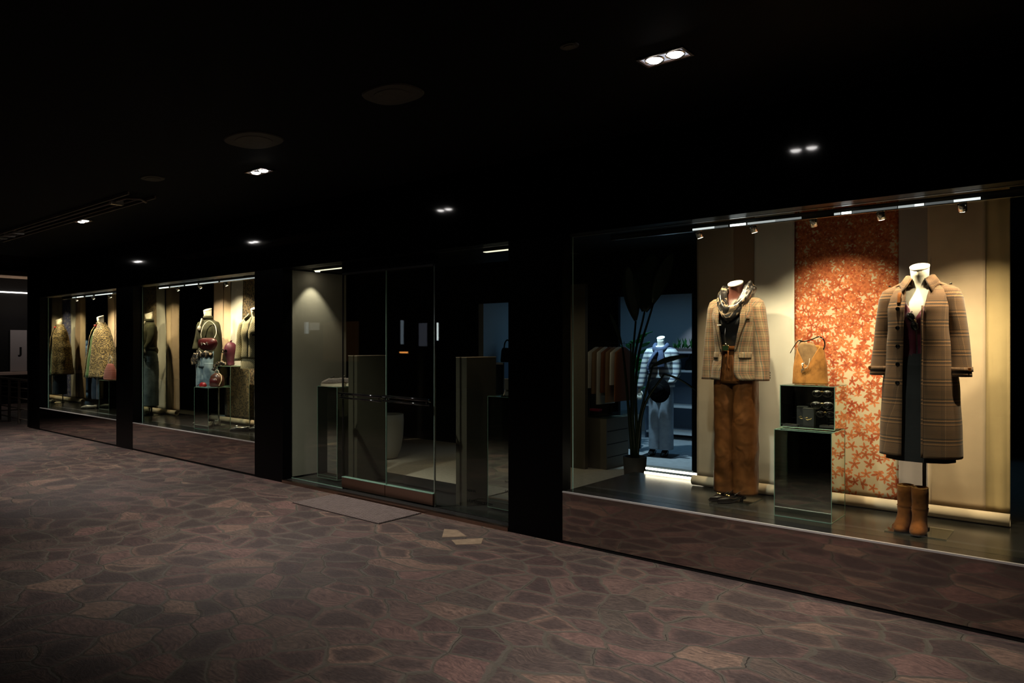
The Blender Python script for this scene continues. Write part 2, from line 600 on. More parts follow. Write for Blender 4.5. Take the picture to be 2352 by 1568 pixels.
struct('wall_street', B(.65, 6, FY, FY + .1, 0, GT), M['black'])
bm = BM(); box(bm, -15.47, 3, 5.62, 12, 2.75, 2.85); box(bm, -15.47, 3, FY + .12, 5.62, DT + .012, DT + .06)
struct('ceiling_shop', bm, M['matte_black'])
bm = BM(); box(bm, -15.47, 3, 5.62, 12, -.1, .012)
struct('floor_shop', bm, M['carpet'])
bm = BM(); box(bm, -7.09, -3.79, FY, 5.62, -.1, .03)
struct('floor_entrance', bm, M['dark_stone'])

# recessed display ceilings (gloss black), plinths, mirror panels, glass
BAYS = [(-14.87, -11.55), (-10.97, -7.67), (-3.24, 0.09)]
for k, (a, b) in enumerate(BAYS):
    n = (1, 2, 4)[k]
    w = tag(bpy.data.objects.new('window_%d' % n, None), kind='structure'); COL.objects.link(w)
    obj('glass_pane', B(a - .03, b, GY, GY + .012, PL, GT), M['glass'], w)
    obj('top_trim', B(a, b, GY - .012, GY + .02, GT - .006, GT + .004), M['steel'], w)
    obj('sill_trim', B(a, b, FY - .004, FY + .012, PL - .008, PL + .003), plain('satin_sill', (.75, .73, .7), .45, metal=.6), w)
    obj('sill_panel', B(a, b, FY, FY + .02, .025, PL - .008), M['panel'], w)
    obj('kick_strip', B(a, b, FY + .004, FY + .03, 0, .025), M['matte_black'], w)
    obj('glass_corner', B(a + .001, a + .006, GY - .008, GY, PL, GT), M['glass_edge'], w)
    struct('floor_display_%d' % n, B(a, b, FY + .012, 5.66, .02, PL), M['stone_dark'])
    struct('ceiling_display_%d' % n, B(a, b, FY + .12, 5.62, DT, DT + .01), M['black'])
    if n == 4: continue
    struct('wall_mirror_%d' % n, B(a, a + .008, GY + .012, 5.62, PL, DT - .001), M['mirror_dark'])

# ------------------------------------------------------------------ entrance bay
def slab(name, x0, x1, y0, y1, z0, z1, m, parent=None, bevel=0, **k):
    return obj(name, B(x0, x1, y0, y1, z0, z1), m, parent, bevel=bevel, **k)


w = tag(bpy.data.objects.new('window_3', None), kind='structure'); COL.objects.link(w)
slab('glass_pane', -7.168, -6.189, GY, GY + .012, .03, GT, M['glass'], w)
slab('glass_edge', -7.171, -7.167, GY - .003, GY + .012, .03, GT, M['glass_edge'], w)
slab('glass_edge', -6.194, -6.184, GY - .003, GY + .012, .03, GT, M['steel'], w)
slab('sill_strip', -7.168, -6.189, GY - .006, GY + .004, .026, .034, M['glass_edge'], w)
slab('top_trim', -7.168, -6.189, GY - .012, GY + .02, GT - .006, GT + .004, M['steel'], w)
w = tag(bpy.data.objects.new('window_5', None), kind='structure'); COL.objects.link(w)
slab('glass_pane', -4.80, -3.79, GY, GY + .012, .03, GT, M['glass'], w)
slab('glass_edge', -4.806, -4.801, GY - .003, GY + .012, .03, GT, M['chrome'], w)
slab('sill_strip', -4.80, -3.79, GY - .006, GY + .004, .026, .034, M['steel'], w)
slab('top_trim', -4.80, -3.79, GY - .012, GY + .02, GT - .006, GT + .004, M['steel'], w)
struct('trim_1', B(-6.189, -4.80, GY - .01, GY + .05, 2.304, GT), M['black'])
struct('trim_2', B(-7.09, -3.79, FY - .01, FY + .035, 0, .032), M['bronze'])
for k, (a, b) in enumerate(((-6.184, -5.494), (-5.486, -4.812))):
    d = tag(bpy.data.objects.new('door_%d' % (k + 1), None), kind='structure'); COL.objects.link(d)
    slab('glass_pane', a, b, GY, GY + .012, .15, 2.29, M['glass'], d)
    slab('bottom_rail', a, b, GY - .018, GY + .03, .045, .152, M['bronze'], d, bevel=.003)
    slab('rail_cap', a, b, GY - .019, GY + .031, .152, .157, M['glass_edge'], d)
    slab('top_rail', a, b, GY - .012, GY + .024, 2.286, 2.304, M['steel'], d)
    slab('meeting_edge', b - .001, b + .002, GY - .002, GY + .012, .15, 2.29, M['glass_edge'], d)
    bm = BM()
    tube(bm, [(a + .01, GY - .055, 1.04), (b - .02, GY - .055, 1.03)], .014, 10)
    tube(bm, [(a + .01, GY - .05, .995), (b - .02, GY - .05, .985)], .010, 10)
    for x in (a + .04, b - .05):
        tube(bm, [(x, GY - .06, 1.035), (x, GY, 1.01)], .008, 8)
        tube(bm, [(x, GY - .05, 1.035), (x, GY - .05, .99)], .007, 8)
    obj('push_bar', bm, M['gloss_black'], d, True)
tag(slab('partition', -7.172, -7.135, GY + .015, 5.46, .04, GT - .01, M['grey_wall']), 'tall grey partition lit from above behind the glass left of the doors', 'partition')
for (x0, x1, lab) in ((-6.365, -6.215, 'dark olive cabinet fin standing behind the left door leaf'), (-4.73, -4.59, 'dark olive cabinet fin standing right of the doors behind the glass')):
    t = thing('security_cabinet', lab, 'cabinet', ((x0 + x1) / 2, 5.1, .03))
    h = (x1 - x0) / 2
    slab('body', -h, h, -.2, .22, 0, 1.395, M['fin'], t)
    slab('top_plate', -h - .002, h + .002, -.202, .222, 1.395, 1.401, M['p_sand'], t)
struct('ceiling_display_3', B(-7.09, -3.79, GY + .02, 5.62, GT - .001, GT + .006), M['black'])

# ribbed doormat in the pavement
t = thing('doormat', 'ribbed metal doormat set in the paving before the doors', 'doormat', (-5.45, 4.27, 0))
slab('tray', -.65, .65, -.25, .25, 0, .004, M['steel'], t)
bm = BM()
for i in range(24):
    y = -.245 + i * .0208
    box(bm, -.64, .64, y, y + .012, .004, .010)
tag(obj('rib', bm, plain('worn_aluminium', (.26, .21, .19), .55, metal=.3, var=.15), t), kind='stuff')

# ------------------------------------------------------------------ papers
def sheet(name, label, x0, x1, m, y, z0=PL + .06, z1=DT - .004, amp=.006, grp='paper drops', seed=0, slant=0.0):
    bm = BM()
    uvl = bm.loops.layers.uv.verify()
    nx, nzz = 14, 40
    V = []
    for j in range(nzz + 1):
        z = z0 + (z1 - z0) * j / nzz
        row = []
        for i in range(nx + 1):
            fx = i / nx
            x = x0 + (x1 - x0) * fx + slant * (z - 1.4) * (1 if i in (0, nx) else 1)
            yy = y + amp * 2.2 * nz(fx * 2.5 + seed, z * .9, seed) + amp * .8 * nz(x * 7, z * 2.2, seed + 3)
            if fx in (0, 1): yy -= amp * .6
            row.append((bm.verts.new((x, yy, z)), (x, z - z0)))
        V.append(row)
    for a, b in zip(V, V[1:]):
        for i in range(nx):
            q = (a[i], a[i + 1], b[i + 1], b[i])
            f = bm.faces.new([k[0] for k in q])
            for l, k in zip(f.loops, q): l[uvl].uv = k[1]
    return tag(obj(name, bm, m, smooth=True, solid=.0012), label, 'paper drop', grp)


def roll(label, x0, x1, y, r=.04):
    bm = BM()
    rings = []
    n = 60
    prof = []
    for i in range(n):
        a = i / n * 2 * PI * 2.15
        rr = r * (1 - .16 * i / n)
        prof.append((math.cos(a + .8) * rr, math.sin(a + .8) * rr))
    m = max(2, int((x1 - x0) / .12))
    for i in range(m + 1):
        x = x0 + (x1 - x0) * i / m
        k = 1 + .05 * nz(x * 3, .3)
        rings.append([(x, y + p[0] * k, PL + r * 1.04 + p[1] * k + .003 * nz(x * 5, 1)) for p in prof])
    loft(bm, rings, False)
    return tag(obj('paper_roll', bm, M['p_roll'], smooth=True, solid=.0012), label, 'paper roll')


Y0 = BY
sheet('paper_drop', 'taupe paper drop, leftmost behind the checked blazer', -2.56, -2.25, M['p_taupe'], Y0, seed=1)
sheet('paper_drop', 'brown paper drop between the taupe one and the pale one', -2.262, -2.07, M['p_brown'], Y0 + .006, seed=2)
sheet('paper_drop', 'pale grey paper drop left of the orange flowered one', -2.08, -1.776, M['p_pale'], Y0 - .004, seed=3)
sheet('paper_drop', 'orange flowered paper drop behind the suede bag', -1.785, -1.066, M['floral'], Y0 + .012, seed=4, amp=.004)
sheet('paper_drop', 'mauve grey paper drop just right of the orange flowers', -1.075, -.88, M['p_mauve'], Y0 + .004, seed=5)
sheet('paper_drop', 'wide sand paper drop behind the long brown coat', -.90, -.572, M['p_sand'], Y0, seed=6)
sheet('paper_drop', 'ochre paper drop at the right end of the large display', -.585, -.443, M['p_ochre'], Y0 + .01, seed=7)
roll('cream paper roll lying along the foot of the large display backdrop', -2.57, -.437, 5.44)
# bay 2
sheet('paper_drop', 'pink beige paper drop behind the olive sweater', -10.41, -10.13, M['p_pink'], Y0, seed=8)
sheet('paper_drop', 'sand paper drop left of the pale one in the middle display', -10.14, -9.93, M['p_sand'], Y0 + .006, seed=9)
sheet('paper_drop', 'pale grey paper drop beside the animal print one', -9.94, -9.62, M['p_pale'], Y0, seed=10, slant=.04)
sheet('paper_drop', 'dark animal print paper drop behind the plum head', -9.64, -8.3, M['leo_paper'], Y0 + .008, seed=11)
roll('cream paper roll at the foot of the middle display', -10.44, -8.0, 5.44)
# bay 1
sheet('paper_drop', 'sand paper drop beside the leopard cape', -14.33, -14.05, M['p_sand'], Y0, seed=12)
sheet('paper_drop', 'brown paper drop behind the leopard cape', -14.06, -13.8, M['p_brown'], Y0 + .006, seed=13)
sheet('paper_drop', 'pale paper drop beside the blue flowered one', -13.82, -13.57, M['p_pale'], Y0, seed=14)
sheet('paper_drop', 'blue flowered paper drop in the far display', -13.58, -13.08, M['blue_floral'], Y0 + .006, seed=15)
sheet('paper_drop', 'taupe paper drop right of the blue flowered one', -13.09, -12.5, M['p_taupe'], Y0, seed=16)
roll('cream paper roll at the foot of the far display', -14.36, -12.5, 5.44)


# ------------------------------------------------------------------ light fittings
def downlight(x, label, y=3.41, watts=PAVE_W):
    t = thing('ceiling_downlight', label, 'ceiling light', (x, y, CH - .002), group='twin downlights in the arcade ceiling')
    bm = BM()
    for (a, b, c, d) in ((-.135, .135, -.068, -.054), (-.135, .135, .054, .068), (-.135, -.121, -.054, .054), (.121, .135, -.054, .054)):
        box(bm, a, b, c, d, -.012, .0)
    obj('bezel', bm, M['bronze'], t)
    slab('housing', -.121, .121, -.054, .054, -.003, .0, emis('tray_painted_glow', (.86, .88, 1), .55), t)  # reflector tray; its emission stands in for lamp light bouncing off it
    for s in (-1, 1):
        bm = BM(); loft(bm, [ell(s * .06, 0, -.003, .046, .046, 28), ell(s * .06, 0, -.012, .050, .050, 28), ell(s * .06, 0, -.003, .053, .053, 28)], True)
        r = obj('reflector_ring', bm, M['chrome'], t, True)
        bm = BM(); loft(bm, [ell(s * .06, 0, -.005, .040, .040, 28), ell(s * .06, 0, -.012, .037, .037, 28), ell(s * .06, 0, -.018, .028, .028, 28), ell(s * .06, 0, -.021, .012, .012, 28)], True, (1, 1))
        obj('lamp', bm, M['white_emit'], t, True)
    l = spot('spotlight', (0, 0, -.03), (0, 0.25, -3), watts, 104, 1.0, COOL, None, .05)
    l.parent = t
    return t


downlight(-1.77, 'square twin downlight nearest the camera, high in the ceiling')
downlight(-5.67, 'square twin downlight in front of the entrance')
downlight(-9.62, 'square twin downlight before the middle display, by the ceiling slot')
downlight(-13.5, 'farthest twin downlight at the left end of the arcade')

for x, y, r, lab in ((-2.08, 2.98, .05, 'smallest faint round ceiling plate near the nearest downlight'), (-3.31, 2.88, .20, 'faint round ceiling plate, the second from the right'),
                  (-4.85, 2.87, .24, 'largest faint round ceiling plate above the square downlight'), (-6.67, 2.94, .12, 'faint round ceiling plate above the ceiling slot')):
    t = thing('ceiling_plate', lab, 'ceiling plate', (x, y, CH))
    bm = BM(); loft(bm, [ell(0, 0, -.002, r, r * .75, 32, 2.6), ell(0, 0, -.010, r * .97, r * .72, 32, 2.6)], True, (1, 1))
    obj('rim', bm, plain('dim_brass', (.030, .024, .013), .6, var=.2, scale=20), t)
    bm = BM(); loft(bm, [ell(0, 0, -.010, r * .62, r * .5, 32, 2.4), ell(0, 0, -.014, r * .6, r * .48, 32, 2.4)], True, (1, 1))
    obj('centre', bm, plain('dim_brown', (.040, .031, .017), .6, var=.2, scale=30), t)

t = thing('ceiling_slot', 'long open ceiling slot with pipes beside the far downlight', 'ceiling slot', (-9.9, 3.18, CH))
for yy in (-.13, .13):
    slab('edge_profile', -2.45, 2.45, yy - .008, yy + .008, -.03, 0, M['railm'], t)
bm = BM(); tube(bm, [(-2.4, -.05, -.02), (2.2, -.05, -.02), (2.42, 0, -.05), (2.3, .1, -.05)], .015, 8)
obj('pipe', bm, M['railm'], t, True)
bm = BM(); tube(bm, [(-2.4, .06, -.015), (2.2, .06, -.015)], .010, 8)
obj('pipe', bm, M['railm'], t, True)
for x in (-1.9, -1.55, -1.2, 1.9):
    slab('clamp', x, x + .06, -.10, .02, -.055, -.01, M['silver'], t)


def track(x0, x1, heads, label, n, segs=()):
    t = thing('spot_track', label, 'light track', ((x0 + x1) / 2, 4.80, GT - .002))
    h = (x1 - x0) / 2
    cx = (x0 + x1) / 2
    slab('rail', -h, h, -.014, .018, -.045, 0, M['chrome'], t)
    for (x, tx, ty, tz, wt, sz) in heads:
        bm = BM(); 
        v = (Vector((tx, ty, tz)) - Vector((x, 4.86, GT - .06))).normalized()
        p = Vector((x - cx, .06, -.05))
        tube(bm, [p - v * .03, p + v * .035], .024, 14)
        tube(bm, [p - v * .02, (x - cx, .0, -.02)], .006, 6)
        hd = obj('lamp_head', bm, M['chrome'], t, True)
        bm = BM(); tube(bm, [p + v * .0352, p + v * .037], .019, 14)
        obj('lens', bm, M['warm_emit'], hd)
        l = spot('spotlight', tuple(p + v * .045), tuple(p + v * 2), wt, sz + 36, 1.0, WARM, None, .012)
        l.parent = t
    for x in (-h * .8, 0, h * .8):
        bm = BM(); tube(bm, [(x, 0, 0), (x, 0, DT - GT + .002)], .004, 6); obj('hanger_rod', bm, M['steel'], t)
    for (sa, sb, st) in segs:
        slab('track_glint', sa - cx, sb - cx, -.0155, -.014, -.040, -.026, emis('painted_glint', (.95, .97, 1), st), t)  # painted glints: glowing slivers for highlights on the chrome rail, not lamps
    return t


S = SHOW_W
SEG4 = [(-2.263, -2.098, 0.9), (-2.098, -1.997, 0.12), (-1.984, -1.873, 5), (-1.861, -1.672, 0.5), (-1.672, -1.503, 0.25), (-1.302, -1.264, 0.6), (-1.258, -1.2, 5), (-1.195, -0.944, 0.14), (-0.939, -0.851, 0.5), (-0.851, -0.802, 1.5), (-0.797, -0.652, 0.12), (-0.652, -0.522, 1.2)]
track(-2.95, -.10, [(-2.25, -2.05, 5.25, 1.3, S * .9, 52), (-1.85, -1.65, 5.3, 1.15, S * .8, 50), (-1.45, -1.45, 5.5, 1.35, S * 1.0, 60), (-1.05, -.95, 5.3, 1.25, S * .95, 52), (-.62, -.62, 5.4, 1.2, S * .8, 58), (-.22, -.68, 5.15, 1.0, S * .8, 50)],  # last head is an added fill for the coat's right side
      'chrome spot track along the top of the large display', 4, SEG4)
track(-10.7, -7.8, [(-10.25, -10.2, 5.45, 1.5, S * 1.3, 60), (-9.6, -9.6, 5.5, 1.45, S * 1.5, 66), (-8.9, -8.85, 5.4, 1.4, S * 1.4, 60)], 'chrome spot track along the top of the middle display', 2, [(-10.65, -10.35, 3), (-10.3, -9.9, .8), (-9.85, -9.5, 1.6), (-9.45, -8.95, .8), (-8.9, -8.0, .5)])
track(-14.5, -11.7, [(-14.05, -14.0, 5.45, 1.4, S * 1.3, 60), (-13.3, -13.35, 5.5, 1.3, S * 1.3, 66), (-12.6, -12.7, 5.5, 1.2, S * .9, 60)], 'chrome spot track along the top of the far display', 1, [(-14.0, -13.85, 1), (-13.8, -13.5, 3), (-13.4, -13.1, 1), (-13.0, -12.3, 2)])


def gap_strip(x0, x1, lab):
    t = thing('light_strip', lab, 'light strip', ((x0 + x1) / 2, 5.70, PL - .01))
    h = (x1 - x0) / 2
    slab('channel', -h, h, -.03, .03, -.12, .0, M['chrome'], t)
    for k in (0, 1):
        bm = BM(); tube(bm, [(-h + .01, -.012 + .024 * k, .012 + .035 * k), (h - .01, -.012 + .024 * k, .012 + .035 * k)], .010, 8)
        obj('light_tube', bm, emis('tube_light', (1, .82, .62), 8), t, True)
    return t


gap_strip(-3.16, -2.60, 'glowing twin light tube between plant pot and taupe paper')

# entrance ceiling: track glints painted in as glowing bars, plus a real downlight
for x, lab in ((-6.62, 'recessed ceiling fitting above the sneaker plinth'), (-4.05, 'painted track glint above the bag right of the doors')):
    t = thing('light_or_glint', lab, 'ceiling light', (x, 4.84, GT - .002))
    slab('frame', -.28, .28, -.03, .03, -.02, 0, M['chrome'], t)
    slab('glint_bar', -.26, .26, -.02, .02, -.024, -.02, emis('dim_painted_glint', (1, .86, .62), 1.6), t)
t = thing('light_or_glint', 'small round downlight washing the grey partition', 'ceiling light', (-7.0, 4.95, GT - .002))
bm = BM(); cyl(bm, 0, 0, -.012, 0, .035); obj('bezel', bm, M['steel'], t)
bm = BM(); cyl(bm, 0, 0, -.015, -.012, .027); obj('lamp', bm, M['warm_emit'], t)
l = spot('spotlight', (0, 0, -.02), (-.07, .02, -2), 24, 76, .5, (1, .88, .68), None, .015); l.parent = t


# ------------------------------------------------------------------ display boxes
def case(name, label, x0, x1, y0, y1, z0, z1, cat='display plinth'):
    t = thing(name, label, cat, ((x0 + x1) / 2, (y0 + y1) / 2, z0))
    a, b, h = (x1 - x0) / 2, (y1 - y0) / 2, z1 - z0
    slab('mirror_body', -a, a, -b, b, 0, h - .004, M['mirror'], t)
    bm = BM()
    e = .0016
    for x in (-a, a):
        for y in (-b, b):
            box(bm, x - e, x + e, y - e, y + e, 0, h)
    for z in (.002, h - .002):
        for y in (-b, b):
            box(bm, -a, a, y - e, y + e, z - e, z + e)
        for x in (-a, a):
            box(bm, x - e, x + e, -b, b, z - e, z + e)
    obj('glass_edging', bm, M['glass_edge'], t)
    return t


case('display_plinth', 'mirrored plinth, the lower one under the suede bag', -1.69, -1.327, 4.82, 5.13, PL, .983)
x0, x1, y0, y1, z0, z1 = -1.706, -1.351, 4.98, 5.26, .984, 1.272
t = thing('display_cube', 'open-fronted mirrored cube holding sunglasses under the suede bag', 'display cube', ((x0 + x1) / 2, (y0 + y1) / 2, z0))
a, b, h = (x1 - x0) / 2, (y1 - y0) / 2, z1 - z0
bm = BM()
box(bm, -a, a, b - .006, b, 0, h); box(bm, -a, -a + .005, -b, b - .006, 0, h); box(bm, -a + .005, a - .005, -b, b - .006, 0, .005)
obj('inner_shell', bm, M['gloss_black'], t)
bm = BM(); box(bm, a - .005, a, -b, b - .006, 0, h)
obj('mirror_skin', bm, M['mirror'], t)
slab('glass_top', -a + .005, a - .005, -b, b - .006, h - .005, h, M['glass'], t)
bm = BM(); e = .0022
for x in (-a, a):
    box(bm, x - e, x + e, -b - e, -b + e, 0, h)
for z in (.002, h - .002):
    box(bm, -a, a, -b - e, -b + e, z - e, z + e)
box(bm, a - e, a + e, -b, b, h - e, h + e)
obj('glass_edging', bm, M['glass_edge'], t)
cubec = t.location.copy()

case('display_plinth', 'mirrored plinth, the lower one left of the silver loafers', -9.58, -9.20, 4.78, 5.09, PL, .970)
case('display_plinth', 'taller mirrored plinth under the plum head', -9.56, -9.21, 5.10, 5.38, PL, 1.25)
case('display_plinth', 'mirrored plinth under the pink checked bag', -13.0, -12.6, 4.85, 5.15, PL, .955)
case('display_plinth', 'mirrored plinth under the sneaker left of the doors', -6.86, -6.50, 4.85, 5.12, .05, 1.08)
case('display_plinth', 'mirrored plinth beside the right entrance pillar', -4.37, -3.93, 4.95, 5.2, .05, 1.075)


def text(s, size, loc, rot, m, parent, name='lettering', off=0.0):
    c = bpy.data.curves.new(name, 'FONT')
    c.body = s
    c.size = size
    c.extrude = .0006
    c.offset = off
    c.materials.append(m)
    tmp = bpy.data.objects.new(name, c)
    COL.objects.link(tmp)
    bpy.context.view_layer.update()
    me = bpy.data.meshes.new_from_object(tmp.evaluated_get(bpy.context.evaluated_depsgraph_get()))
    bpy.data.objects.remove(tmp)
    o = bpy.data.objects.new(name, me)
    COL.objects.link(o)
    o.location = loc
    o.rotation_euler = rot
    o.parent = parent
    return o


tw = bpy.data.objects['window_5']
text('NEW IN', .028, (-4.385, GY - .003, .235), (PI / 2, 0, 0), M['matte_black'], tw, 'window_lettering')
text('JULIAN FASHION.COM', .030, (-4.385, GY - .003, .145), (PI / 2, 0, 0), M['matte_black'], tw, 'window_lettering')


# ------------------------------------------------------------------ garments
class Prof:
    """garment profile: rows (z, rx, ry, cy, p) from the bottom up; the figure faces -y"""
    def __init__(s, rows):
        s.r = [tuple(k) + (2.3,) * (5 - len(k)) for k in rows]

    def at(s, z):
        r = s.r
        if z <= r[0][0]: return r[0][1:]
        for a, b in zip(r, r[1:]):
            if z <= b[0]:
                t = (z - a[0]) / (b[0] - a[0]); t = t * t * (3 - 2 * t)
                return tuple(x + (y - x) * t for x, y in zip(a[1:], b[1:]))
        return r[-1][1:]

    def surf(s, x, z, off=0.0):
        rx, ry, cy, p = s.at(z)
        k = min(.999, abs(x) / rx)
        return cy - ry * (1 - k ** p) ** (1 / p) - off

    def ang(s, x, z):
        rx, ry, cy, p = s.at(z)
        return math.asin(max(-1, min(1, math.copysign((abs(x) / rx) ** (p / 2), x))))

    def arc(s, z, xl, xr, n, fold=None, dz=None):
        rx, ry, cy, p = s.at(z)
        a0 = -PI / 2 + s.ang(xr, z)
        a1 = 1.5 * PI + s.ang(xl, z)
        out = []
        for i in range(n):
            t = a0 + (a1 - a0) * i / (n - 1)
            c, q = math.cos(t), math.sin(t)
            k = 1 + (fold(t, z) if fold else 0)
            zz = z + (dz(t, z) if dz else 0)
            out.append((rx * k * math.copysign(abs(c) ** (2 / p), c), cy + ry * k * math.copysign(abs(q) ** (2 / p), q), zz))
        return out

    def shell(s, z0, z1, m, n=44, xl=None, xr=None, fold=None, dz=None):
        zs = [z0 + (z1 - z0) * i / m for i in range(m + 1)]
        if xl is None:
            return [s.arc(z, -1e-5, 1e-5, n, fold, dz) for z in zs]
        return [s.arc(z, xl(z), xr(z), n, fold, dz) for z in zs]

    def patch(s, fl, fr, z0, z1, off=.006, nx=4, m=10, puff=0.0):
        rows = []
        for j in range(m + 1):
            z = z0 + (z1 - z0) * j / m
            a, b = fl(z), fr(z)
            rows.append([(a + (b - a) * i / nx, s.surf(a + (b - a) * i / nx, z, off + puff * math.sin(PI * i / nx)), z) for i in range(nx + 1)])
        return rows


def lerp(pts):
    def f(z):
        if z <= pts[0][0]: return pts[0][1]
        for a, b in zip(pts, pts[1:]):
            if z <= b[0]:
                return a[1] + (b[1] - a[1]) * (z - a[0]) / (b[0] - a[0])
        return pts[-1][1]
    return f


def torso(parent, skin, top=1.60, tilt=.38, capm=None):
    bm = BM()
    rows = [(.90, .15, .10, 0), (1.0, .155, .10, 0), (1.12, .118, .085, 0), (1.22, .125, .09, -.01), (1.31, .148, .108, -.018), (1.38, .155, .095, -.008), (1.44, .165, .07, 0),
            (1.475, .12, .058, .005), (1.495, .07, .052, .005), (1.53, .050, .052, 0), (1.565, .049, .053, -.006)]
    rings = [ell(0, c, z, a, b, 28, 2.1) for z, a, b, c in rows]
    rings.append(ell(0, -.012, top - .012, .053, .058, 28, 2, 0, tilt))
    loft(bm, rings, True, (1, 1))
    body = obj('body', bm, skin, parent, True)
    bm = BM()
    loft(bm, [ell(0, -.012, top - .012, .0535, .0585, 28, 2, 0, tilt), ell(0, -.012, top - .008, .055, .060, 28, 2, 0, tilt), ell(0, -.012, top, .055, .060, 28, 2, 0, tilt), ell(0, -.012, top + .002, .051, .056, 28, 2, 0, tilt)], True, (1, 1))
    obj('neck_cap', bm, capm or M['cap'], parent, True, label='pale neck cap')
    return body


def sleeve(parent, s, pts, m, name='sleeve', amp=.03, seed=0, n=22, solid=.003):
    """pts: (z, x, y, rx, ry) from the top down"""
    bm = BM()
    rings = []
    P = []
    for a, b in zip(pts, pts[1:]):
        for k in range(5):
            t = k / 5
            P.append(tuple(x + (y - x) * t for x, y in zip(a, b)))
    P.append(pts[-1])
    for z, x, y, rx, ry in P:
        rings.append(ell(s * x, y, z, rx, ry, n, 2.2, 0, 0, lambda t, zz: amp * nz(t * 1.2 + seed, zz * 9, s)))
    loft(bm, rings, True)
    return obj(name, bm, m, parent, True, solid=solid, sub=0)


def legs(parent, m, hips, leg, name='trousers', amp=.05, seed=0, fq=8):
    bm = BM()
    f = lambda t, z: amp * (nz(math.cos(t) * 1.3 + seed, math.sin(t) * 1.3, z * fq) + .4 * nz(math.cos(t) * 3, math.sin(t) * 3 + seed, z * fq * 2))
    H = Prof(hips)
    z0, z1 = hips[0][0], hips[-1][0]
    loft(bm, [ell(0, H.at(z)[2], z, H.at(z)[0], H.at(z)[1], 40, H.at(z)[3], fold=lambda t, zz: f(t, zz) * .4) for z in [z0 + (z1 - z0) * i / 12 for i in range(13)]], True)
    L = leg
    for s in (-1, 1):
        rings = []
        za, zb = L[0][0], L[-1][0]
        fx = lerp([(k[0], k[1]) for k in L]); fr = lerp([(k[0], k[2]) for k in L]); fq2 = lerp([(k[0], k[3]) for k in L]); fy = lerp([(k[0], k[4]) for k in L])
        for i in range(61):
            z = za + (zb - za) * i / 60
            rings.append(ell(s * fx(z), fy(z), z, fr(z), fq2(z), 36, 2.3, fold=lambda t, zz, s=s: f(t + s, zz + s * 3)))
        loft(bm, rings, True)
    return obj(name, bm, m, parent, True, solid=.002)


def base_plate(parent, w=.17, y=0.0):
    slab('base_plate', -w, w, y - w * .85, y + w * .85, 0, .006, M['clear'], parent)


def pole(parent, z1, x=0, y=.03, z0=.006, m=None):
    bm = BM(); cyl(bm, x, y, z0, z1, .011, 14); cyl(bm, x, y, z0, z0 + .012, .03, 18)
    obj('pole', bm, m or M['steel'], parent, True)


def cup(parent, prof, x, z, r, m, name='button'):
    y = prof.surf(x, z, .004)
    bm = BM()
    ring = lambda rr, yy: [(x + rr * math.cos(2 * PI * k / 16), yy, z + rr * math.sin(2 * PI * k / 16)) for k in range(16)]
    loft(bm, [ring(r, y + .004), ring(r, y - .004), ring(r * .75, y - .005), ring(r * .7, y - .002)], True, (1, 1))
    obj(name, bm, m, parent, True)


# ---- mannequin in the checked blazer
t = thing('mannequin', 'headless mannequin in tan check blazer, leopard scarf and rust trousers', 'mannequin', (-2.09, 5.155, PL))
torso(t, M['skin_brown'], 1.605)
J = Prof([(.875, .178, .140, 0, 2.5), (.95, .172, .138, 0, 2.5), (1.10, .150, .125, 0, 2.4), (1.25, .155, .132, -.008, 2.4), (1.36, .166, .130, -.008, 2.4), (1.42, .170, .112, 0, 2.4), (1.465, .160, .090, .004, 2.3), (1.50, .115, .080, .006, 2.2), (1.52, .085, .072, .006, 2)])
xl = lerp([(.875, -.070), (1.0, -.060), (1.15, -.060), (1.38, -.085), (1.52, -.082)])
xr = lerp([(.875, .095), (.90, .055), (.94, .036), (1.12, .036), (1.30, .082), (1.40, .10), (1.52, .082)])
bm = BM()
loft(bm, J.shell(.885, 1.52, 36, 56, xl, xr, fold=lambda a, z: .018 * nz(a * 1.6, z * 4, 2), dz=lambda a, z: 0), False)
jk = obj('blazer', bm, M['blazer'], t, True, solid=.004)
for s in (-1, 1):
    bm = BM()
    if s > 0:
        loft(bm, J.patch(lerp([(1.09, .038), (1.30, .082), (1.42, .085), (1.50, .060)]), lerp([(1.09, .045), (1.20, .080), (1.36, .132), (1.375, .115), (1.45, .105), (1.51, .075)]), 1.09, 1.505, .013, 5, 16), False)
    else:
        loft(bm, J.patch(lerp([(1.09, -.063), (1.20, -.085), (1.36, -.125), (1.375, -.112), (1.45, -.105), (1.51, -.075)]), lerp([(1.09, -.058), (1.30, -.075), (1.42, -.075), (1.50, -.06)]), 1.09, 1.505, .013, 5, 16), False)
    obj('lapel', bm, M['blazer'], jk, True, solid=.003)
for a, b, z0, z1 in ((.070, .142, 1.045, 1.09), (.090, .140, 1.330, 1.352), (-.142, -.09, 1.045, 1.09)):
    bm = BM(); loft(bm, J.patch(lambda z: a, lambda z: b, z0, z1, .009, 5, 4), False)
    obj('pocket_flap', bm, M['blazer'], jk, True, solid=.004)
for s in (-1, 1):
    sl = sleeve(jk, s, [(1.492, .115, .002, .012, .012), (1.484, .130, .002, .040, .042), (1.462, .146, .002, .052, .058), (1.42, .156, 0, .056, .070), (1.34, .167, .0, .055, .070), (1.20, .184, .004, .053, .067), (1.07, .194, -.005, .052, .063), (.96, .200, -.02, .051, .058), (.885, .202, -.028, .050, .056)], M['blazer'], 'sleeve', .03, 3)
    for k in range(3):
        bm = BM(); c = (s * .202 + .05 * .72, -.028 + .03, .905 + k * .018)
        tube(bm, [(c[0], c[1] + .012, c[2]), (c[0] + .006, c[1] + .018, c[2])], .007, 10)
        obj('cuff_button', bm, M['gloss_black'], sl)
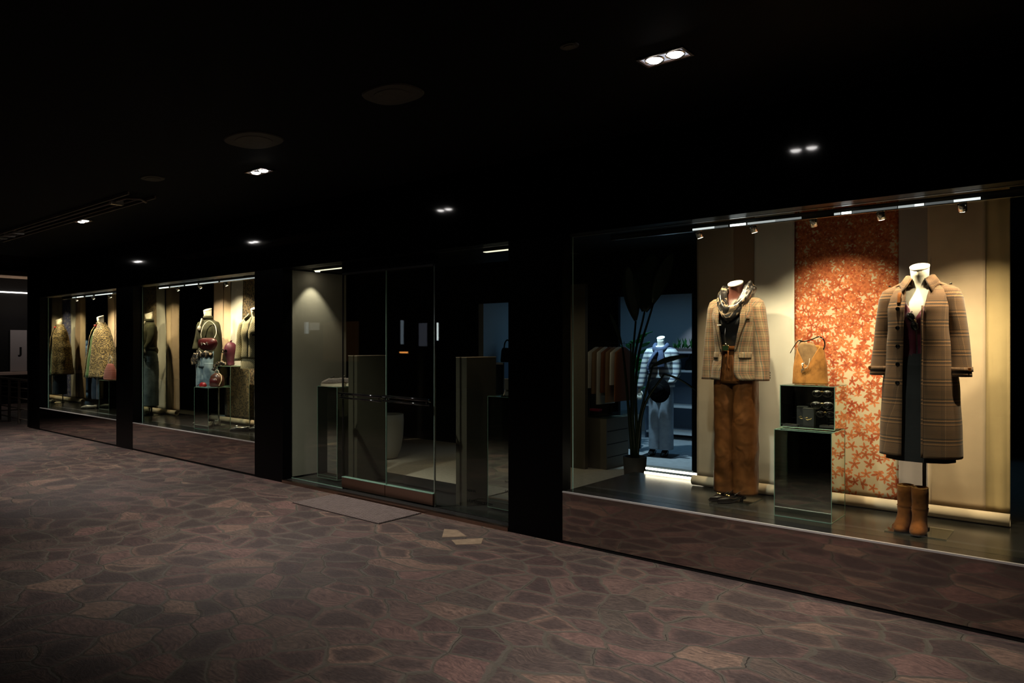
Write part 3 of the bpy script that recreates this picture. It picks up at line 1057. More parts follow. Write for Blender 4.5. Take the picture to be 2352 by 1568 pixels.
T = Prof([(1.10, .122, .092, 0), (1.12, .122, .092, 0), (1.22, .132, .098, -.01), (1.31, .152, .116, -.018), (1.36, .150, .108, -.014), (1.40, .14, .098, -.008)])
bm = BM(); loft(bm, T.shell(1.125, 1.385, 16, 36), False)
obj('black_top', bm, M['blacktop'], t, True)
legs(t, M['trouser'], [(.86, .155, .112, 0), (.92, .155, .112, 0), (1.0, .148, .108, 0), (1.08, .132, .095, 0), (1.145, .126, .092, 0)],
     [(.90, .070, .088, .105, 0), (.78, .074, .080, .100, 0), (.55, .075, .064, .082, 0), (.30, .075, .062, .078, .005), (.052, .076, .067, .082, .01)], 'trousers', .075, 5, 6)
bm = BM(); loft(bm, [ell(0, 0, 1.105, .136, .102, 36), ell(0, 0, 1.135, .131, .099, 36)], True)
bt = obj('belt', bm, M['suede_boot'], t, True, solid=.004)
obj('buckle', B(-.055, -.005, -.125, -.112, 1.098, 1.142), M['gold'], bt, bevel=.004)
bm = BM(); box(bm, -.050, -.010, -.128, -.124, 1.104, 1.136)
obj('buckle_plate', bm, plain('dark_green_enamel', (.012, .03, .012), .3), bt)
bm = BM(); tube(bm, spline([(-.01, -.125, 1.10), (-.008, -.13, 1.05), (-.012, -.128, 1.0), (-.005, -.125, .97)]), .007, 8); obj('belt_tail', bm, M['suede_boot'], bt, True)
# scarf
bm = BM()
rings = []
N = 46
for i in range(N + 1):
    a = 2 * PI * i / N
    ca, sa = math.cos(a), math.sin(a)
    front = max(0, -sa)
    cx, cy, cz = ca * (.092 + .012 * (ca > 0)), sa * .085 - .035 * front - .005, 1.545 - .175 * front ** 1.7 - .01 * (ca < 0)
    R = .036 + .016 * front + .012 * max(0, ca) * (1 - front)
    out = Vector((ca, sa, 0)).normalized()
    up = Vector((0, 0, 1))
    r = []
    for k in range(26):
        b = 2 * PI * k / 26
        rr = R * (1 + .16 * math.sin(b * 5 + a * 2.2) + .22 * nz(b, a * 2.2, 4))
        r.append(Vector((cx, cy, cz)) + out * rr * .85 * math.cos(b) + up * rr * 1.25 * math.sin(b))
    rings.append(r)
loft(bm, rings, True)
obj('scarf', bm, M['leo_scarf'], t, True, sub=1)
bm = BM(); tube(bm, spline([(-.035, -.115, 1.28), (-.03, -.135, 1.22), (-.028, -.125, 1.16), (-.028, -.12, 1.15)]), .0016, 6)
cyl(bm, -.028, -.124, 1.142, 1.155, .006, 10)
obj('necklace', bm, M['silver'], t, True)
obj('scarf_clip', B(-.075, -.045, -.172, -.165, 1.285, 1.293), M['cap'], t)
pole(t, .9, .02, .06)
base_plate(t, .155, -.02)


def section_shoe(t, length, width, heel, m, sole, soleh=.008, vamp=.055, throat=.45, back=.055, point=.5, sneaker=False):
    """one shoe pointing to -y from the heel at y=+length/2"""
    bm = BM()
    rings = []
    N = 16
    for i in range(N + 1):
        u = i / N                                  # 0 toe, 1 heel
        y = -length / 2 + length * u
        wd = width / 2 * (min(1, (u / .32)) ** point if u < .32 else 1 - .30 * max(0, (u - .55) / .45)) * (1 if u < .97 else .8)
        wd = max(.003, wd)
        zb = soleh + heel * max(0, (u - .45) / .55) ** 1.1
        if u < throat:
            h = .016 + (vamp - .016) * (u / throat) ** .8
            dip = 0
        else:
            k = (u - throat) / (1 - throat)
            h = vamp + (back - vamp) * k - .012 * math.sin(PI * k) * (0 if sneaker else 1)
            dip = (h - .01) * min(1, k * 5)
        r = []
        for j in range(5): r.append((-wd * .9 + wd * 1.8 * j / 4, y, zb))
        r.append((wd, y, zb + h * .45))
        for j in range(7):
            x = 1 - 2 * j / 6
            top = h * (1 - .35 * abs(x) ** 2.5) if dip == 0 else h - dip * (1 - abs(x) ** 3) 
            r.append((wd * .93 * x, y, zb + max(.004, top)))
        r.append((-wd, y, zb + h * .45))
        rings.append(r)
    loft(bm, rings, True, (1, 1))
    up = obj('upper', bm, m, t, True, sub=1)
    bm = BM()
    rings = []
    for i in range(N + 1):
        u = i / N
        y = -length / 2 + length * u - (.003 if i == 0 else 0)
        wd = width / 2 * (min(1, (u / .32)) ** point if u < .32 else 1 - .30 * max(0, (u - .55) / .45)) + (.004 if sneaker else .0)
        zb = heel * max(0, (u - .45) / .55) ** 1.1 * (0 if sneaker else 1)
        zt = soleh + heel * max(0, (u - .45) / .55) ** 1.1
        rings.append([(-wd, y, zb), (wd, y, zb), (wd, y, zt + .002), (-wd, y, zt + .002)])
    loft(bm, rings, True, (1, 1))
    obj('sole', bm, sole, t)
    if heel and not sneaker:
        bm = BM(); loft(bm, [ell(0, length / 2 - .02, 0, .010, .012, 12), ell(0, length / 2 - .022, heel + .004, width * .3, .022, 12)], True, (1, 1))
        obj('heel', bm, m, t, True)
    return up


def pump(x, y, rz, label):
    t = thing('slingback_shoe', label, 'shoe', (x, y, PL + .0065), rz, 'black slingback shoes')
    section_shoe(t, .25, .075, .035, M['gloss_black'], M['matte_black'], vamp=.035, throat=.35, back=.018, point=.9)
    bm = BM(); tube(bm, spline([(-.03, .0, .045), (-.034, .07, .075), (-.02, .125, .085), (0, .14, .082), (.02, .125, .085), (.034, .07, .075), (.03, 0, .045)]), .0025, 6)
    obj('heel_strap', bm, M['gloss_black'], t, True)
    bm = BM(); tube(bm, [(-.022, -.03, .046), (.022, -.03, .046)], .0035, 6); tube(bm, [(-.012, -.036, .046), (-.006, -.022, .048)], .005, 6); tube(bm, [(.006, -.036, .046), (.012, -.022, .048)], .005, 6)
    obj('bit_buckle', bm, M['gold'], t, True)


pump(-2.155, 5.04, -.35, 'glossy black slingback shoe, the one farther left under the trousers')
pump(-2.075, 5.015, -.42, 'glossy black slingback shoe, the one nearer the mirrored plinth')

# ---- mannequin in the long brown coat
t = thing('mannequin', 'headless cream mannequin in long brown check coat over black skirt', 'mannequin', (-.86, 5.005, PL))
torso(t, M['cream'], 1.63)
C = Prof([(.46, .222, .160, .005, 2.6), (.60, .218, .157, .005, 2.6), (.85, .208, .150, .003, 2.5), (1.10, .186, .138, 0, 2.5), (1.25, .172, .140, -.006, 2.5), (1.36, .176, .134, -.006, 2.5), (1.43, .178, .112, 0, 2.4), (1.475, .168, .09, .004, 2.3), (1.51, .115, .076, .006, 2.2), (1.54, .075, .066, .004, 2)])
xl = lerp([(.46, -.075), (1.0, -.070), (1.38, -.060), (1.46, -.060), (1.54, -.072)])
xr = lerp([(.46, .040), (1.25, .040), (1.38, .046), (1.46, .058), (1.54, .072)])
bm = BM()
loft(bm, C.shell(.465, 1.535, 56, 60, xl, xr, fold=lambda a, z: (.020 * nz(a * 1.5, z * 2.5, 9) + .012 * math.sin(a * 3) * max(0, (1.0 - z)))), False)
ct = obj('coat', bm, M['coat'], t, True, solid=.005)
for s in (-1, 1):
    sl = sleeve(ct, s, [(1.508, .120, .002, .012, .012), (1.50, .136, .002, .040, .044), (1.48, .152, .002, .055, .060), (1.43, .168, 0, .060, .074), (1.34, .180, .0, .060, .075), (1.20, .196, .004, .059, .072), (1.07, .209, -.008, .058, .068), (.955, .219, -.03, .057, .064)], M['coat'], 'sleeve', .03, 13)
    bm = BM(); loft(bm, [ell(s * .2165, -.024, .985, .063, .069, 24, 2.2), ell(s * .2145, -.020, 1.012, .063, .069, 24, 2.2)], True)
    cs = obj('cuff_strap', bm, M['coat'], sl, True, solid=.004)
    obj('strap_buckle', B(s * .2225 - .012 + .042 * s, s * .2225 + .012 + .042 * s, -.075, -.066, .988, 1.010), M['suede_boot'], sl, bevel=.003)
    bm = BM()
    rows = []
    for k in range(7):
        x = s * (.075 + .105 * k / 6)
        z = 1.532 - .048 * (k / 6) ** 1.4 + .004
        rows.append([(x, -.035, z - .014), (x, -.015, z), (x, .010, z)])
    loft(bm, rows, False)
    obj('epaulette', bm, M['coat'], ct, True, solid=.004)
    bm = BM(); tube(bm, [(s * .165, -.018, 1.508), (s * .165, -.018, 1.516)], .008, 12)
    obj('epaulette_button', bm, M['gloss_black'], ct, True)
bm = BM()
rows = []
for k in range(33):
    a = -PI / 2 + .50 + (2 * PI - 1.0) * k / 32
    ca, sa = math.cos(a), math.sin(a)
    fr = max(0, -sa) ** 2.2
    tip = max(0, (fr - .35) / .65)
    rows.append([(ca * .066, .006 + sa * .064, 1.520 - .03 * tip), (ca * .068, .010 + sa * .068, 1.575 - .035 * fr), (ca * .078, .008 + sa * .078, 1.572 - .04 * fr), (ca * (.122 + .03 * tip) + .012 * tip * (1 if ca > 0 else -1), .006 + sa * (.104 + .030 * tip), 1.506 - .082 * tip)])
loft(bm, rows, False)
obj('collar', bm, M['coat'], ct, True, solid=.004)
bm = BM(); loft(bm, C.patch(lambda z: -.105, lambda z: -.085, 1.395, 1.465, .010, 3, 5), False)
obj('throat_tab', bm, M['suede_boot'], ct, True, solid=.004)
for z in (1.364, 1.248, 1.135, 1.025, .912):
    cup(ct, C, -.098, z, .0125, M['gloss_black'])
bm = BM(); loft(bm, C.patch(lambda z: .030, lambda z: .040, .47, 1.38, .004, 2, 30), False)
obj('front_edge', bm, M['coat'], ct, True, solid=.004)
T = Prof([(1.0, .150, .108, 0), (1.12, .124, .096, 0), (1.22, .132, .102, -.01), (1.31, .152, .119, -.018), (1.36, .156, .108, -.012), (1.42, .16, .09, -.004)])
V = lambda z: .004 + .62 * max(0, z - 1.318) 
bm = BM()
loft(bm, [T.arc(z, -V(z), V(z), 40) for z in [1.0 + .42 * i / 24 for i in range(25)]], False)
obj('burgundy_top', bm, M['burgundy'], t, True, solid=.003)
bm = BM()
pl = lambda a, z: .05 * (abs(((a * 9 / PI) % 2) - 1) - .5) * min(1, max(0, (1.08 - z) / .3))
Kk = Prof([(.435, .185, .135, 0, 2.2), (.80, .165, .125, 0, 2.2), (1.0, .150, .110, 0, 2.2), (1.135, .124, .094, 0, 2.2)])
loft(bm, Kk.shell(.437, 1.135, 24, 90, fold=pl), False)
obj('pleated_skirt', bm, M['skirt'], t, False, solid=.002)
pole(t, 1.0, .018, .03)
base_plate(t, .165, -.03)

t = thing('sunglasses', 'black sunglasses hooked in the burgundy neckline', 'sunglasses', (-.875, 4.868, PL + 1.285))


def shades(t, w=.14, fold=True, rot=None):
    for s in (-1, 1):
        bm = BM()
        c = Vector((s * w * .25, 0, 0))
        ring = lambda k, y: [(c.x + w * .21 * k * math.cos(a), y, c.z + w * .165 * k * math.sin(a) * (1.0 if math.sin(a) < 0 else .85)) for a in [2 * PI * i / 20 for i in range(20)]]
        loft(bm, [ring(1, -.003), ring(1, .003)], True, (1, 1))
        obj('lens', bm, M['gloss_black'], t, True)
        bm = BM(); tube(bm, ring(1.04, 0) + [ring(1.04, 0)[0]], .0028, 6, False)
        obj('rim', bm, M['steel'], t, True)
        bm = BM(); tube(bm, [(s * w * .48, 0, .012), (s * w * .49, .05, .012), (s * w * .46, .11, .004)], .0028, 6)
        obj('temple', bm, M['gloss_black'], t, True)
    bm = BM(); tube(bm, spline([(-w * .06, -.001, .010), (0, -.003, .015), (w * .06, -.001, .010)]), .0028, 6)
    obj('bridge', bm, M['gold'], t, True)


shades(t, .12)
t.rotation_euler = (.15, PI / 2 - .35, .1)


def boot(x, y, rz, label):
    t = thing('ankle_boot', label, 'boot', (x, y, PL + .0065), rz, 'rust suede boots')
    bm = BM()
    f = lambda a, z: .04 * nz(a * 1.3, z * 18, x * 9)
    R = [(.268, .044, .050, .012), (.23, .045, .051, .012), (.18, .044, .050, .012), (.150, .043, .049, .011), (.143, .047, .053, .011), (.137, .043, .049, .011), (.130, .045, .051, .010), (.113, .040, .049, .006), (.092, .038, .054, -.002), (.073, .039, .064, -.012), (.055, .041, .076, -.024), (.038, .043, .087, -.036), (.022, .044, .094, -.043), (.010, .043, .095, -.044), (.004, .038, .090, -.042)]
    loft(bm, [ell(0, c, z, a, b * 1.0, 26, 2.1 + (.2 if z < .05 else 0), fold=f) for z, a, b, c in R], True, (0, 1))
    obj('upper', bm, M['suede_boot'], t, True, solid=.003)
    bm = BM(); loft(bm, [ell(0, -.042, 0, .040, .092, 26, 2.2), ell(0, -.042, .006, .042, .094, 26, 2.2)], True, (1, 1))
    obj('sole', bm, M['matte_black'], t)
    bm = BM(); loft(bm, [ell(0, .012, .256, .040, .046, 26), ell(0, .012, .271, .0455, .0515, 26), ell(0, .012, .264, .0465, .0525, 26)], True, (0, 0))
    obj('top_edge', bm, M['suede'], t, True)
    return t


boot(-.935, 4.965, -.10, 'rust suede ankle boot, the left one on the glass plate')
boot(-.850, 4.935, .02, 'rust suede ankle boot, the right one on the glass plate')

# ---- suede bag
t = thing('handbag', 'tan suede hobo bag with a dark strap on the mirrored cube', 'handbag', (-1.55, 5.12, 1.2735))
t.scale = (.92, 1, 1.2)
bm = BM()
rings = []
n = 40
for i in range(25):
    u = i / 24
    z = .004 + u * .215
    rx = .124 - .030 * u + .006 * math.sin(u * PI) - .01 * max(0, u - .6)
    ry = .062 - .022 * u
    r = []
    for k in range(n):
        a = 2 * PI * k / n
        c, s = math.cos(a), math.sin(a)
        fz = .05 * nz(a * 1.5, u * 3, 5)
        x = rx * (1 + fz) * math.copysign(abs(c) ** .75, c)
        y = ry * (1 + fz) * math.copysign(abs(s) ** .8, s)
        drop = 0
        if s < 0: drop = .125 * u ** 2 * max(0, 1 - abs(x + .01) / (rx * .95))
        else: drop = -.012 * u * max(0, 1 - abs(x) / rx)
        r.append((x, y, z - drop))
    rings.append(r)
loft(bm, rings, True, (1, 0))
bd = obj('body', bm, M['suede'], t, True, solid=.004)
bm = BM()
rows = []
for j in range(13):
    v = j / 12
    z = .06 + v * .188
    hw = .098 * math.sin(PI * (.18 + .66 * v)) ** .7 * (1 - .15 * v)
    rows.append([(-.022 + hw * (-1 + 2 * i / 10), -.020 + .022 * v - .012 * math.sin(PI * i / 10) + .006 * nz(i * .5, v * 4, 2), z - .012 * (i / 10) * v) for i in range(11)])
loft(bm, rows, False)
obj('inner_pouch', bm, M['suede_hair'], t, True, solid=.004, label='brushed pale brown inner pouch')
bm = BM()
tube(bm, spline([(-.140, -.02, .180), (-.118, -.01, .215), (-.085, 0, .252), (-.04, 0, .248), (.02, 0, .262), (.065, 0, .275), (.10, 0, .255), (.105, 0, .22), (.085, 0, .185)]), .0085, 8, True, .35)
obj('strap', bm, M['gloss_black'], t, True)
bm = BM()
P = [(-.035, .125), (-.028, .115), (-.034, .10), (-.026, .095), (-.036, .085), (-.042, .078), (-.034, .07)]
tube(bm, [(x, -.062, z) for x, z in P], .0035, 6)
tube(bm, [(-.020, -.062, .128), (-.030, -.062, .112)], .003, 6); tube(bm, [(-.022, -.062, .086), (-.044, -.062, .088)], .003, 6); tube(bm, [(-.040, -.062, .120), (-.026, -.062, .080)], .003, 6)
obj('emblem', bm, M['silver'], t, True, label='bright metal monogram')
bm = BM(); tube(bm, spline([(.012, -.045, .150), (.012, -.058, .125), (-.002, -.062, .10), (-.018, -.063, .095)]), .003, 6)
obj('lace', bm, M['p_sand'], t, True)

# ---- contents of the open cube (world coordinates from its corner)
cx, cy, cz = cubec.x, cubec.y, cubec.z
for k, (x, y, z, s, lab) in enumerate(((.075, -.06, .235, .13, 'black sunglasses on the top rung of the cube'), (.075, -.06, .155, .15, 'black sunglasses in the middle of the cube'), (.09, -.04, .095, .12, 'black sunglasses lowest in the cube'))):
    t = thing('sunglasses', lab, 'sunglasses', (cx + x, cy + y, cz + z), .15, 'sunglasses in the mirrored cube')
    shades(t, s)
t = thing('eyewear_stand', 'slim black stand carrying the sunglasses in the cube', 'stand', (cx + .09, cy + .04, cz + .0055))
bm = BM(); tube(bm, [(0, 0, .006), (0, 0, .245)], .004, 8); obj('post', bm, M['gloss_black'], t)
slab('foot', -.05, .05, -.04, .04, 0, .006, M['silver'], t)
bm = BM()
for z in (.085, .145, .225): tube(bm, [(-.06, -.03, z), (.06, -.03, z)], .003, 6); tube(bm, [(0, 0, z), (0, -.03, z)], .003, 6)
obj('rung', bm, M['gloss_black'], t)
for x, y, w, hh, lab in ((-.055, -.03, .072, .125, 'front black fragrance box in the cube'), (-.115, .03, .075, .13, 'black box standing behind the front one in the cube')):
    t = thing('gift_box', lab, 'box', (cx + x, cy + y, cz + .0055), .1)
    slab('carton', 0, w, -.03, .03, 0, hh, M['card'], t, bevel=.001)
    bm = BM(); box(bm, .002, w - .002, -.0306, -.03, hh - .004, hh - .001); obj('lid_edge', bm, M['silver'], t)
    bm = BM(); tube(bm, spline([(.015, -.031, .055), (.03, -.031, .06), (.04, -.031, .048), (.058, -.031, .056)]), .0018, 5); tube(bm, spline([(.02, -.031, .048), (.035, -.031, .044), (.055, -.031, .048)]), .0014, 5)
    obj('gold_mark', bm, M['gold'], t)
for x, y, z, rz, lab in ((-.12, -.105, .0055, .2, 'flat black card wallet lying lowest at the cube front'), (-.12, -.09, .012, -.15, 'flat black pouch lying on the card wallet')):
    t = thing('wallet', lab, 'wallet', (cx + x, cy + y, cz + z), rz)
    slab('leather', -.05, .05, -.025, .025, 0, .006, M['card'], t, bevel=.0015)
    slab('clasp', -.008, .010, -.006, .004, .0062, .008, M['gold'], t)

# ------------------------------------------------------------------ middle display
t = thing('mannequin', 'headless mannequin in olive turtleneck and washed wide jeans', 'mannequin', (-10.01, 5.2, PL), .25)
torso(t, M['cream'], 1.655)
bm = BM()
loft(bm, [ell(0, 0, 1.50, .064, .062, 24), ell(0, -.004, 1.545, .058, .060, 24), ell(0, -.004, 1.56, .062, .064, 24), ell(0, -.002, 1.525, .070, .070, 24)], True)
obj('roll_neck', bm, M['olive'], t, True, solid=.003)
Sw = Prof([(1.0, .140, .12, 0), (1.05, .150, .128, 0), (1.12, .122, .105, 0), (1.25, .138, .12, -.01), (1.35, .158, .125, -.008), (1.42, .165, .105, 0), (1.47, .14, .08, .004), (1.505, .075, .062, .004)])
bm = BM(); loft(bm, Sw.shell(1.0, 1.505, 26, 40, fold=lambda a, z: .035 * nz(a * 2, z * 14, 1)), False)
sw = obj('sweater', bm, M['olive'], t, True, solid=.003)
sleeve(sw, 1, [(1.492, .11, .002, .012, .012), (1.47, .135, .002, .045, .05), (1.42, .150, 0, .052, .066), (1.30, .168, .01, .048, .062), (1.12, .18, .02, .045, .058), (.95, .18, .0, .042, .052), (.82, .178, -.02, .04, .048)], M['olive'], 'sleeve', .06, 5)
sleeve(sw, -1, [(1.492, .11, .002, .012, .012), (1.47, .135, .002, .045, .05), (1.42, .150, 0, .052, .064), (1.30, .175, .0, .048, .058), (1.18, .185, -.03, .044, .05), (1.08, .165, -.08, .043, .045)], M['olive'], 'sleeve', .06, 8)
legs(t, M['jeans'], [(.82, .172, .125, 0), (.90, .172, .125, 0), (1.0, .160, .112, 0), (1.10, .138, .10, 0)],
     [(.88, .075, .098, .122, 0), (.60, .093, .096, .115, 0), (.35, .10, .105, .115, 0), (.16, .10, .108, .118, 0)], 'jeans', .05, 3, 5)
bm = BM()
rows = []
for k in range(20):
    a = -PI / 2 - 1.1 + 2.2 * k / 19
    rows.append([(math.cos(a) * .17, math.sin(a) * .135, 1.05 + .02 * math.sin(k)), (math.cos(a) * .182, math.sin(a) * .15, 1.02), (math.cos(a) * .175, math.sin(a) * .14, .97 + .02 * math.sin(k * 1.7))])
loft(bm, rows, False)
tube(bm, spline([(-.11, -.13, 1.02), (-.13, -.16, .93), (-.11, -.165, .86)]), [.028] * 17, 8, True, .5); tube(bm, spline([(-.06, -.14, 1.02), (-.05, -.17, .94), (-.06, -.16, .87)]), [.026] * 17, 8, True, .5)
obj('belt_scarf', bm, M['leo_scarf'], t, True, solid=.003)
bm = BM(); tube(bm, spline([(-.05, -.07, 1.52), (-.035, -.10, 1.47), (-.03, -.13, 1.40)]), .012, 8); tube(bm, [(-.03, -.13, 1.41), (-.028, -.14, 1.35)], [.02, .03], 8)
obj('neck_tie', bm, M['white_cloth'], t, True)
pole(t, .9, 0, .03); base_plate(t, .16)

t = thing('handbag', 'oxblood oval shoulder bag hanging on the olive sweater', 'handbag', (-9.68, 5.02, 1.56), .3)
bm = BM()
rings = []
for i in range(21):
    u = -1 + 2 * i / 20
    k = max(.05, (1 - abs(u) ** 3.2)) ** .5
    rings.append([(u * .17, .055 * k * math.cos(a), .098 * k * math.sin(a) * (1 if math.sin(a) < 0 else .85) + .012 * u * u) for a in [2 * PI * j / 20 for j in range(20)]])
loft(bm, rings, True, (1, 1))
obj('body', bm, M['red_leather'], t, True)
bm = BM(); tube(bm, spline([(-.12, 0, .08), (-.13, .01, .16), (-.13, .06, .27), (-.11, .14, .33), (-.05, .18, .27), (.06, .1, .16), (.12, 0, .08)]), .0045, 6)
obj('strap', bm, M['white_cloth'], t, True)
bm = BM(); tube(bm, spline([(-.06, -.058, .02), (-.045, -.062, -.02), (-.02, -.062, .01), (.02, -.062, -.01), (.045, -.062, .02), (.06, -.058, -.02)]), .006, 6)
obj('metal_bit', bm, M['silver'], t, True)

for x, y, rz, lab in ((-8.80, 5.0, -.95, 'silver loafer nearest the glass in the middle display'), (-8.66, 5.19, -.95, 'silver loafer behind the other one in the middle display'), (-9.98, 5.10, -.3, 'small silver shoe under the washed jeans')):
    t = thing('loafer', lab, 'shoe', (x, y, PL + .007 * (x > -9)), rz)
    if x > -9: t.location.z = PL
    section_shoe(t, .27, .09, .012, plain('pewter_leather', (.25, .24, .21), .3, metal=.7), M['matte_black'], .012, .058, .42, .055, .5)
    bm = BM(); tube(bm, [(-.03, -.04, .066), (.03, -.04, .066)], .006, 6); tube(bm, [(-.03, -.025, .068), (-.015, -.055, .066)], .007, 6); tube(bm, [(.03, -.025, .068), (.015, -.055, .066)], .007, 6)
    obj('metal_bar', bm, M['silver'], t, True)

# checked jacket bust
chk = G('diamond_check', (.50, .45, .30), .8)
u = chk.xyz(chk.uv())
s1 = chk.node('ShaderNodeCombineXYZ', {0: chk.math('ADD', u[0], u[1]), 1: chk.math('SUBTRACT', u[0], u[1])}).outputs[0]
ck = chk.node('ShaderNodeTexChecker', {'Vector': s1, 'Scale': 42}).outputs[1]
vv = chk.vor(s1, 42, 0.0)
chk.set('Base Color', chk.mix(chk.math('LESS_THAN', vv.outputs['Distance'], .34), (.66, .60, .38), (.03, .026, .02)))
t = thing('mannequin', 'headless bust on a pole in a cream and black diamond check jacket', 'mannequin', (-8.66, 5.15, PL), .35)
torso(t, M['cream'], 1.63)
JJ = Prof([(.86, .185, .14, 0), (1.0, .19, .14, 0), (1.15, .18, .135, 0), (1.30, .19, .14, -.005), (1.42, .19, .11, 0), (1.47, .16, .085, .004), (1.51, .085, .07, .004)])
z0 = lambda z: .004
bm = BM(); loft(bm, JJ.shell(.97, 1.51, 26, 44, None, None, fold=lambda a, z: .02 * nz(a * 2, z * 5, 3)), False)
jj = obj('jacket', bm, chk.m, t, True, solid=.004)
for s in (-1, 1):
    sleeve(jj, s, [(1.492, .125, .002, .012, .012), (1.475, .155, .002, .045, .05), (1.43, .182, 0, .062, .07), (1.30, .21, .0, .062, .07), (1.12, .232, .0, .062, .068), (.93, .24, -.03, .06, .064)], chk.m, 'sleeve', .04, 5)
    bm = BM()
    rows = [[(s * x * .8, -.065 + .06 * (x < .06), z + .03), (s * x, -.08 + .05 * (x < .06), z), (s * (x + .045), -.095 + .04 * (x < .06), z - .045 - d)] for x, z, d in ((.075, 1.53, 0), (.06, 1.52, 0), (.045, 1.49, .02), (.03, 1.46, .05))]
    loft(bm, rows, False)
    obj('collar', bm, chk.m, jj, True, solid=.003)
bm = BM(); loft(bm, JJ.patch(lambda z: .07, lambda z: .14, 1.26, 1.285, .012, 4, 3), False); obj('pocket', bm, M['blacktop'], jj, solid=.003)
bm = BM(); loft(bm, Prof([(.82, .20, .15, 0), (1.05, .165, .125, 0)]).shell(.83, 1.05, 8, 44), False); obj('shorts', bm, chk.m, t, True)
pole(t, 1.0, -.05, .05, m=M['chrome']); base_plate(t, .16)

# plum head, scarf, bags on the plinths
t = thing('bust', 'plum velvet egg-shaped display head wearing dark glasses', 'display head', (-9.42, 5.22, 1.2515))  # a display head on its own, though the object is named bust
bm = BM()
loft(bm, [ell(0, 0, z, a, b, 24) for z, a, b in ((0, .055, .055), (.04, .052, .052), (.05, .045, .045), (.10, .055, .06), (.16, .078, .09), (.22, .085, .098), (.28, .075, .085), (.32, .045, .055), (.335, .012, .015))], True, (1, 1))
obj('head', bm, M['purple'], t, True, sub=1)
bm = BM(); tube(bm, [(0, 0, .33), (0, .01, .36)], .012, 8); obj('knob', bm, M['purple'], t, True)
bm = BM()
for s in (-1, 1):
    tube(bm, [(s * .04 + .028 * math.cos(a), -.095, .205 + .022 * math.sin(a)) for a in [2 * PI * k / 12 for k in range(13)]], .006, 6, False)
obj('glasses', bm, M['gloss_black'], t, True)
t = thing('silk_scarf', 'crumpled animal print scarf spilling over the tall plinth edge', 'scarf', (-9.52, 5.14, 1.2515))
bm = BM()
tube(bm, spline([(.10, .02, .02), (.05, -.02, .045), (0, .02, .025), (-.05, -.01, .04), (-.09, -.03, .01), (-.11, -.06, -.07)]), [.03 + .008 * math.sin(k) for k in range(41)], 10, True, .7)
obj('cloth', bm, M['leo_scarf'], t, True)
t = thing('backpack', 'round oxblood and brown backpack on the lower mirrored plinth', 'backpack', (-9.33, 4.97, .9715), .3)
bm = BM(); loft(bm, [ell(0, 0, z, a, b, 24, 2.5) for z, a, b in ((.003, .09, .06), (.02, .105, .07), (.10, .105, .07), (.15, .085, .058), (.18, .045, .035), (.19, .01, .01))], True, (1, 1))
obj('body', bm, plain('brown_leather', (.07, .022, .014), .35, var=.3, scale=9), t, True)
bm = BM(); loft(bm, [ell(0, -.035, z, a, b, 20, 2.4) for z, a, b in ((.015, .07, .05), (.08, .078, .055), (.115, .06, .045), (.125, .02, .02))], True, (1, 1)); obj('front_pocket', bm, M['red_leather'], t, True)
bm = BM(); tube(bm, spline([(-.04, 0, .18), (-.02, 0, .225), (.02, 0, .225), (.04, 0, .18)]), .006, 6); obj('handle', bm, M['white_cloth'], t, True)
bm = BM(); tube(bm, spline([(.09, -.05, .02), (.12, -.04, .09), (.08, -.01, .16), (.03, 0, .185)]), .008, 6); obj('strap', bm, M['p_sand'], t, True)
t = thing('purse', 'small crumpled red purse at the left edge of the lower plinth', 'purse', (-9.50, 4.86, .9715), .2)
bm = BM(); loft(bm, [ell(0, 0, z, a, b, 20, 2.2, fold=lambda a_, z_: .2 * nz(a_ * 2, z_ * 30)) for z, a, b in ((.002, .055, .03), (.02, .062, .035), (.045, .05, .028), (.06, .03, .015))], True, (1, 1))
obj('pouch', bm, plain('red_leather', (.30, .015, .02), .3), t, True)
bm = BM(); tube(bm, spline([(-.05, 0, .03), (-.09, -.01, .02), (-.10, -.02, .004)]), .005, 6); obj('cord', bm, M['red_leather'], t, True)

# ------------------------------------------------------------------ far display
t = thing('mannequin', 'headless mannequin in a wide leopard cape with green lining', 'mannequin', (-13.86, 5.2, PL), .15)
torso(t, M['cream'], 1.65)
Cp = Prof([(.56, .36, .22, .01, 2.1), (.80, .33, .20, .01), (1.05, .285, .18, .01), (1.25, .235, .155, 0), (1.38, .20, .13, 0), (1.45, .165, .10, .004), (1.50, .10, .075, .004), (1.545, .07, .066, 0)])
fl = lambda a, z: (.06 * math.sin(a * 8 + 1.2) * max(0, 1.35 - z) / .8) + .03 * nz(a * 3, z * 2)
cxl, cxr = lerp([(.56, -.22), (1.2, -.12), (1.545, -.03)]), lerp([(.56, .0), (1.2, .0), (1.545, .02)])
bm = BM(); loft(bm, [Cp.arc(z, cxl(z), cxr(z), 90, fl) for z in [.56 + .985 * i / 30 for i in range(31)]], False)
cp = obj('cape', bm, M['leo_coat'], t, True, solid=.003)
bm = BM(); loft(bm, Prof([(.5, .33, .19, 0), (.8, .29, .165, 0), (1.2, .20, .13, 0), (1.45, .13, .08, 0)]).patch(lerp([(.55, -.31), (1.42, -.10)]), lerp([(.55, -.08), (1.42, -.03)]), .55, 1.42, .0, 8, 14, .015), False)
obj('lining', bm, M['green'], cp, True, solid=.003, label='green lining')
bm = BM(); cyl(bm, -.03, -.085, 1.47, 1.50, .022, 14); obj('brooch', bm, plain('red_enamel', (.5, .02, .03), .3), t, True)
legs(t, M['jeans_dark'], [(.55, .15, .11, 0), (.9, .17, .12, 0)], [(.7, .08, .09, .11, 0), (.4, .09, .095, .11, 0), (.17, .09, .10, .115, 0)], 'jeans', .05, 6, 5)
pole(t, .9, 0, .05); base_plate(t, .16)
t = thing('loafer', 'pale silver loafer under the leopard cape', 'shoe', (-13.92, 5.02, PL + .0065), -.8)
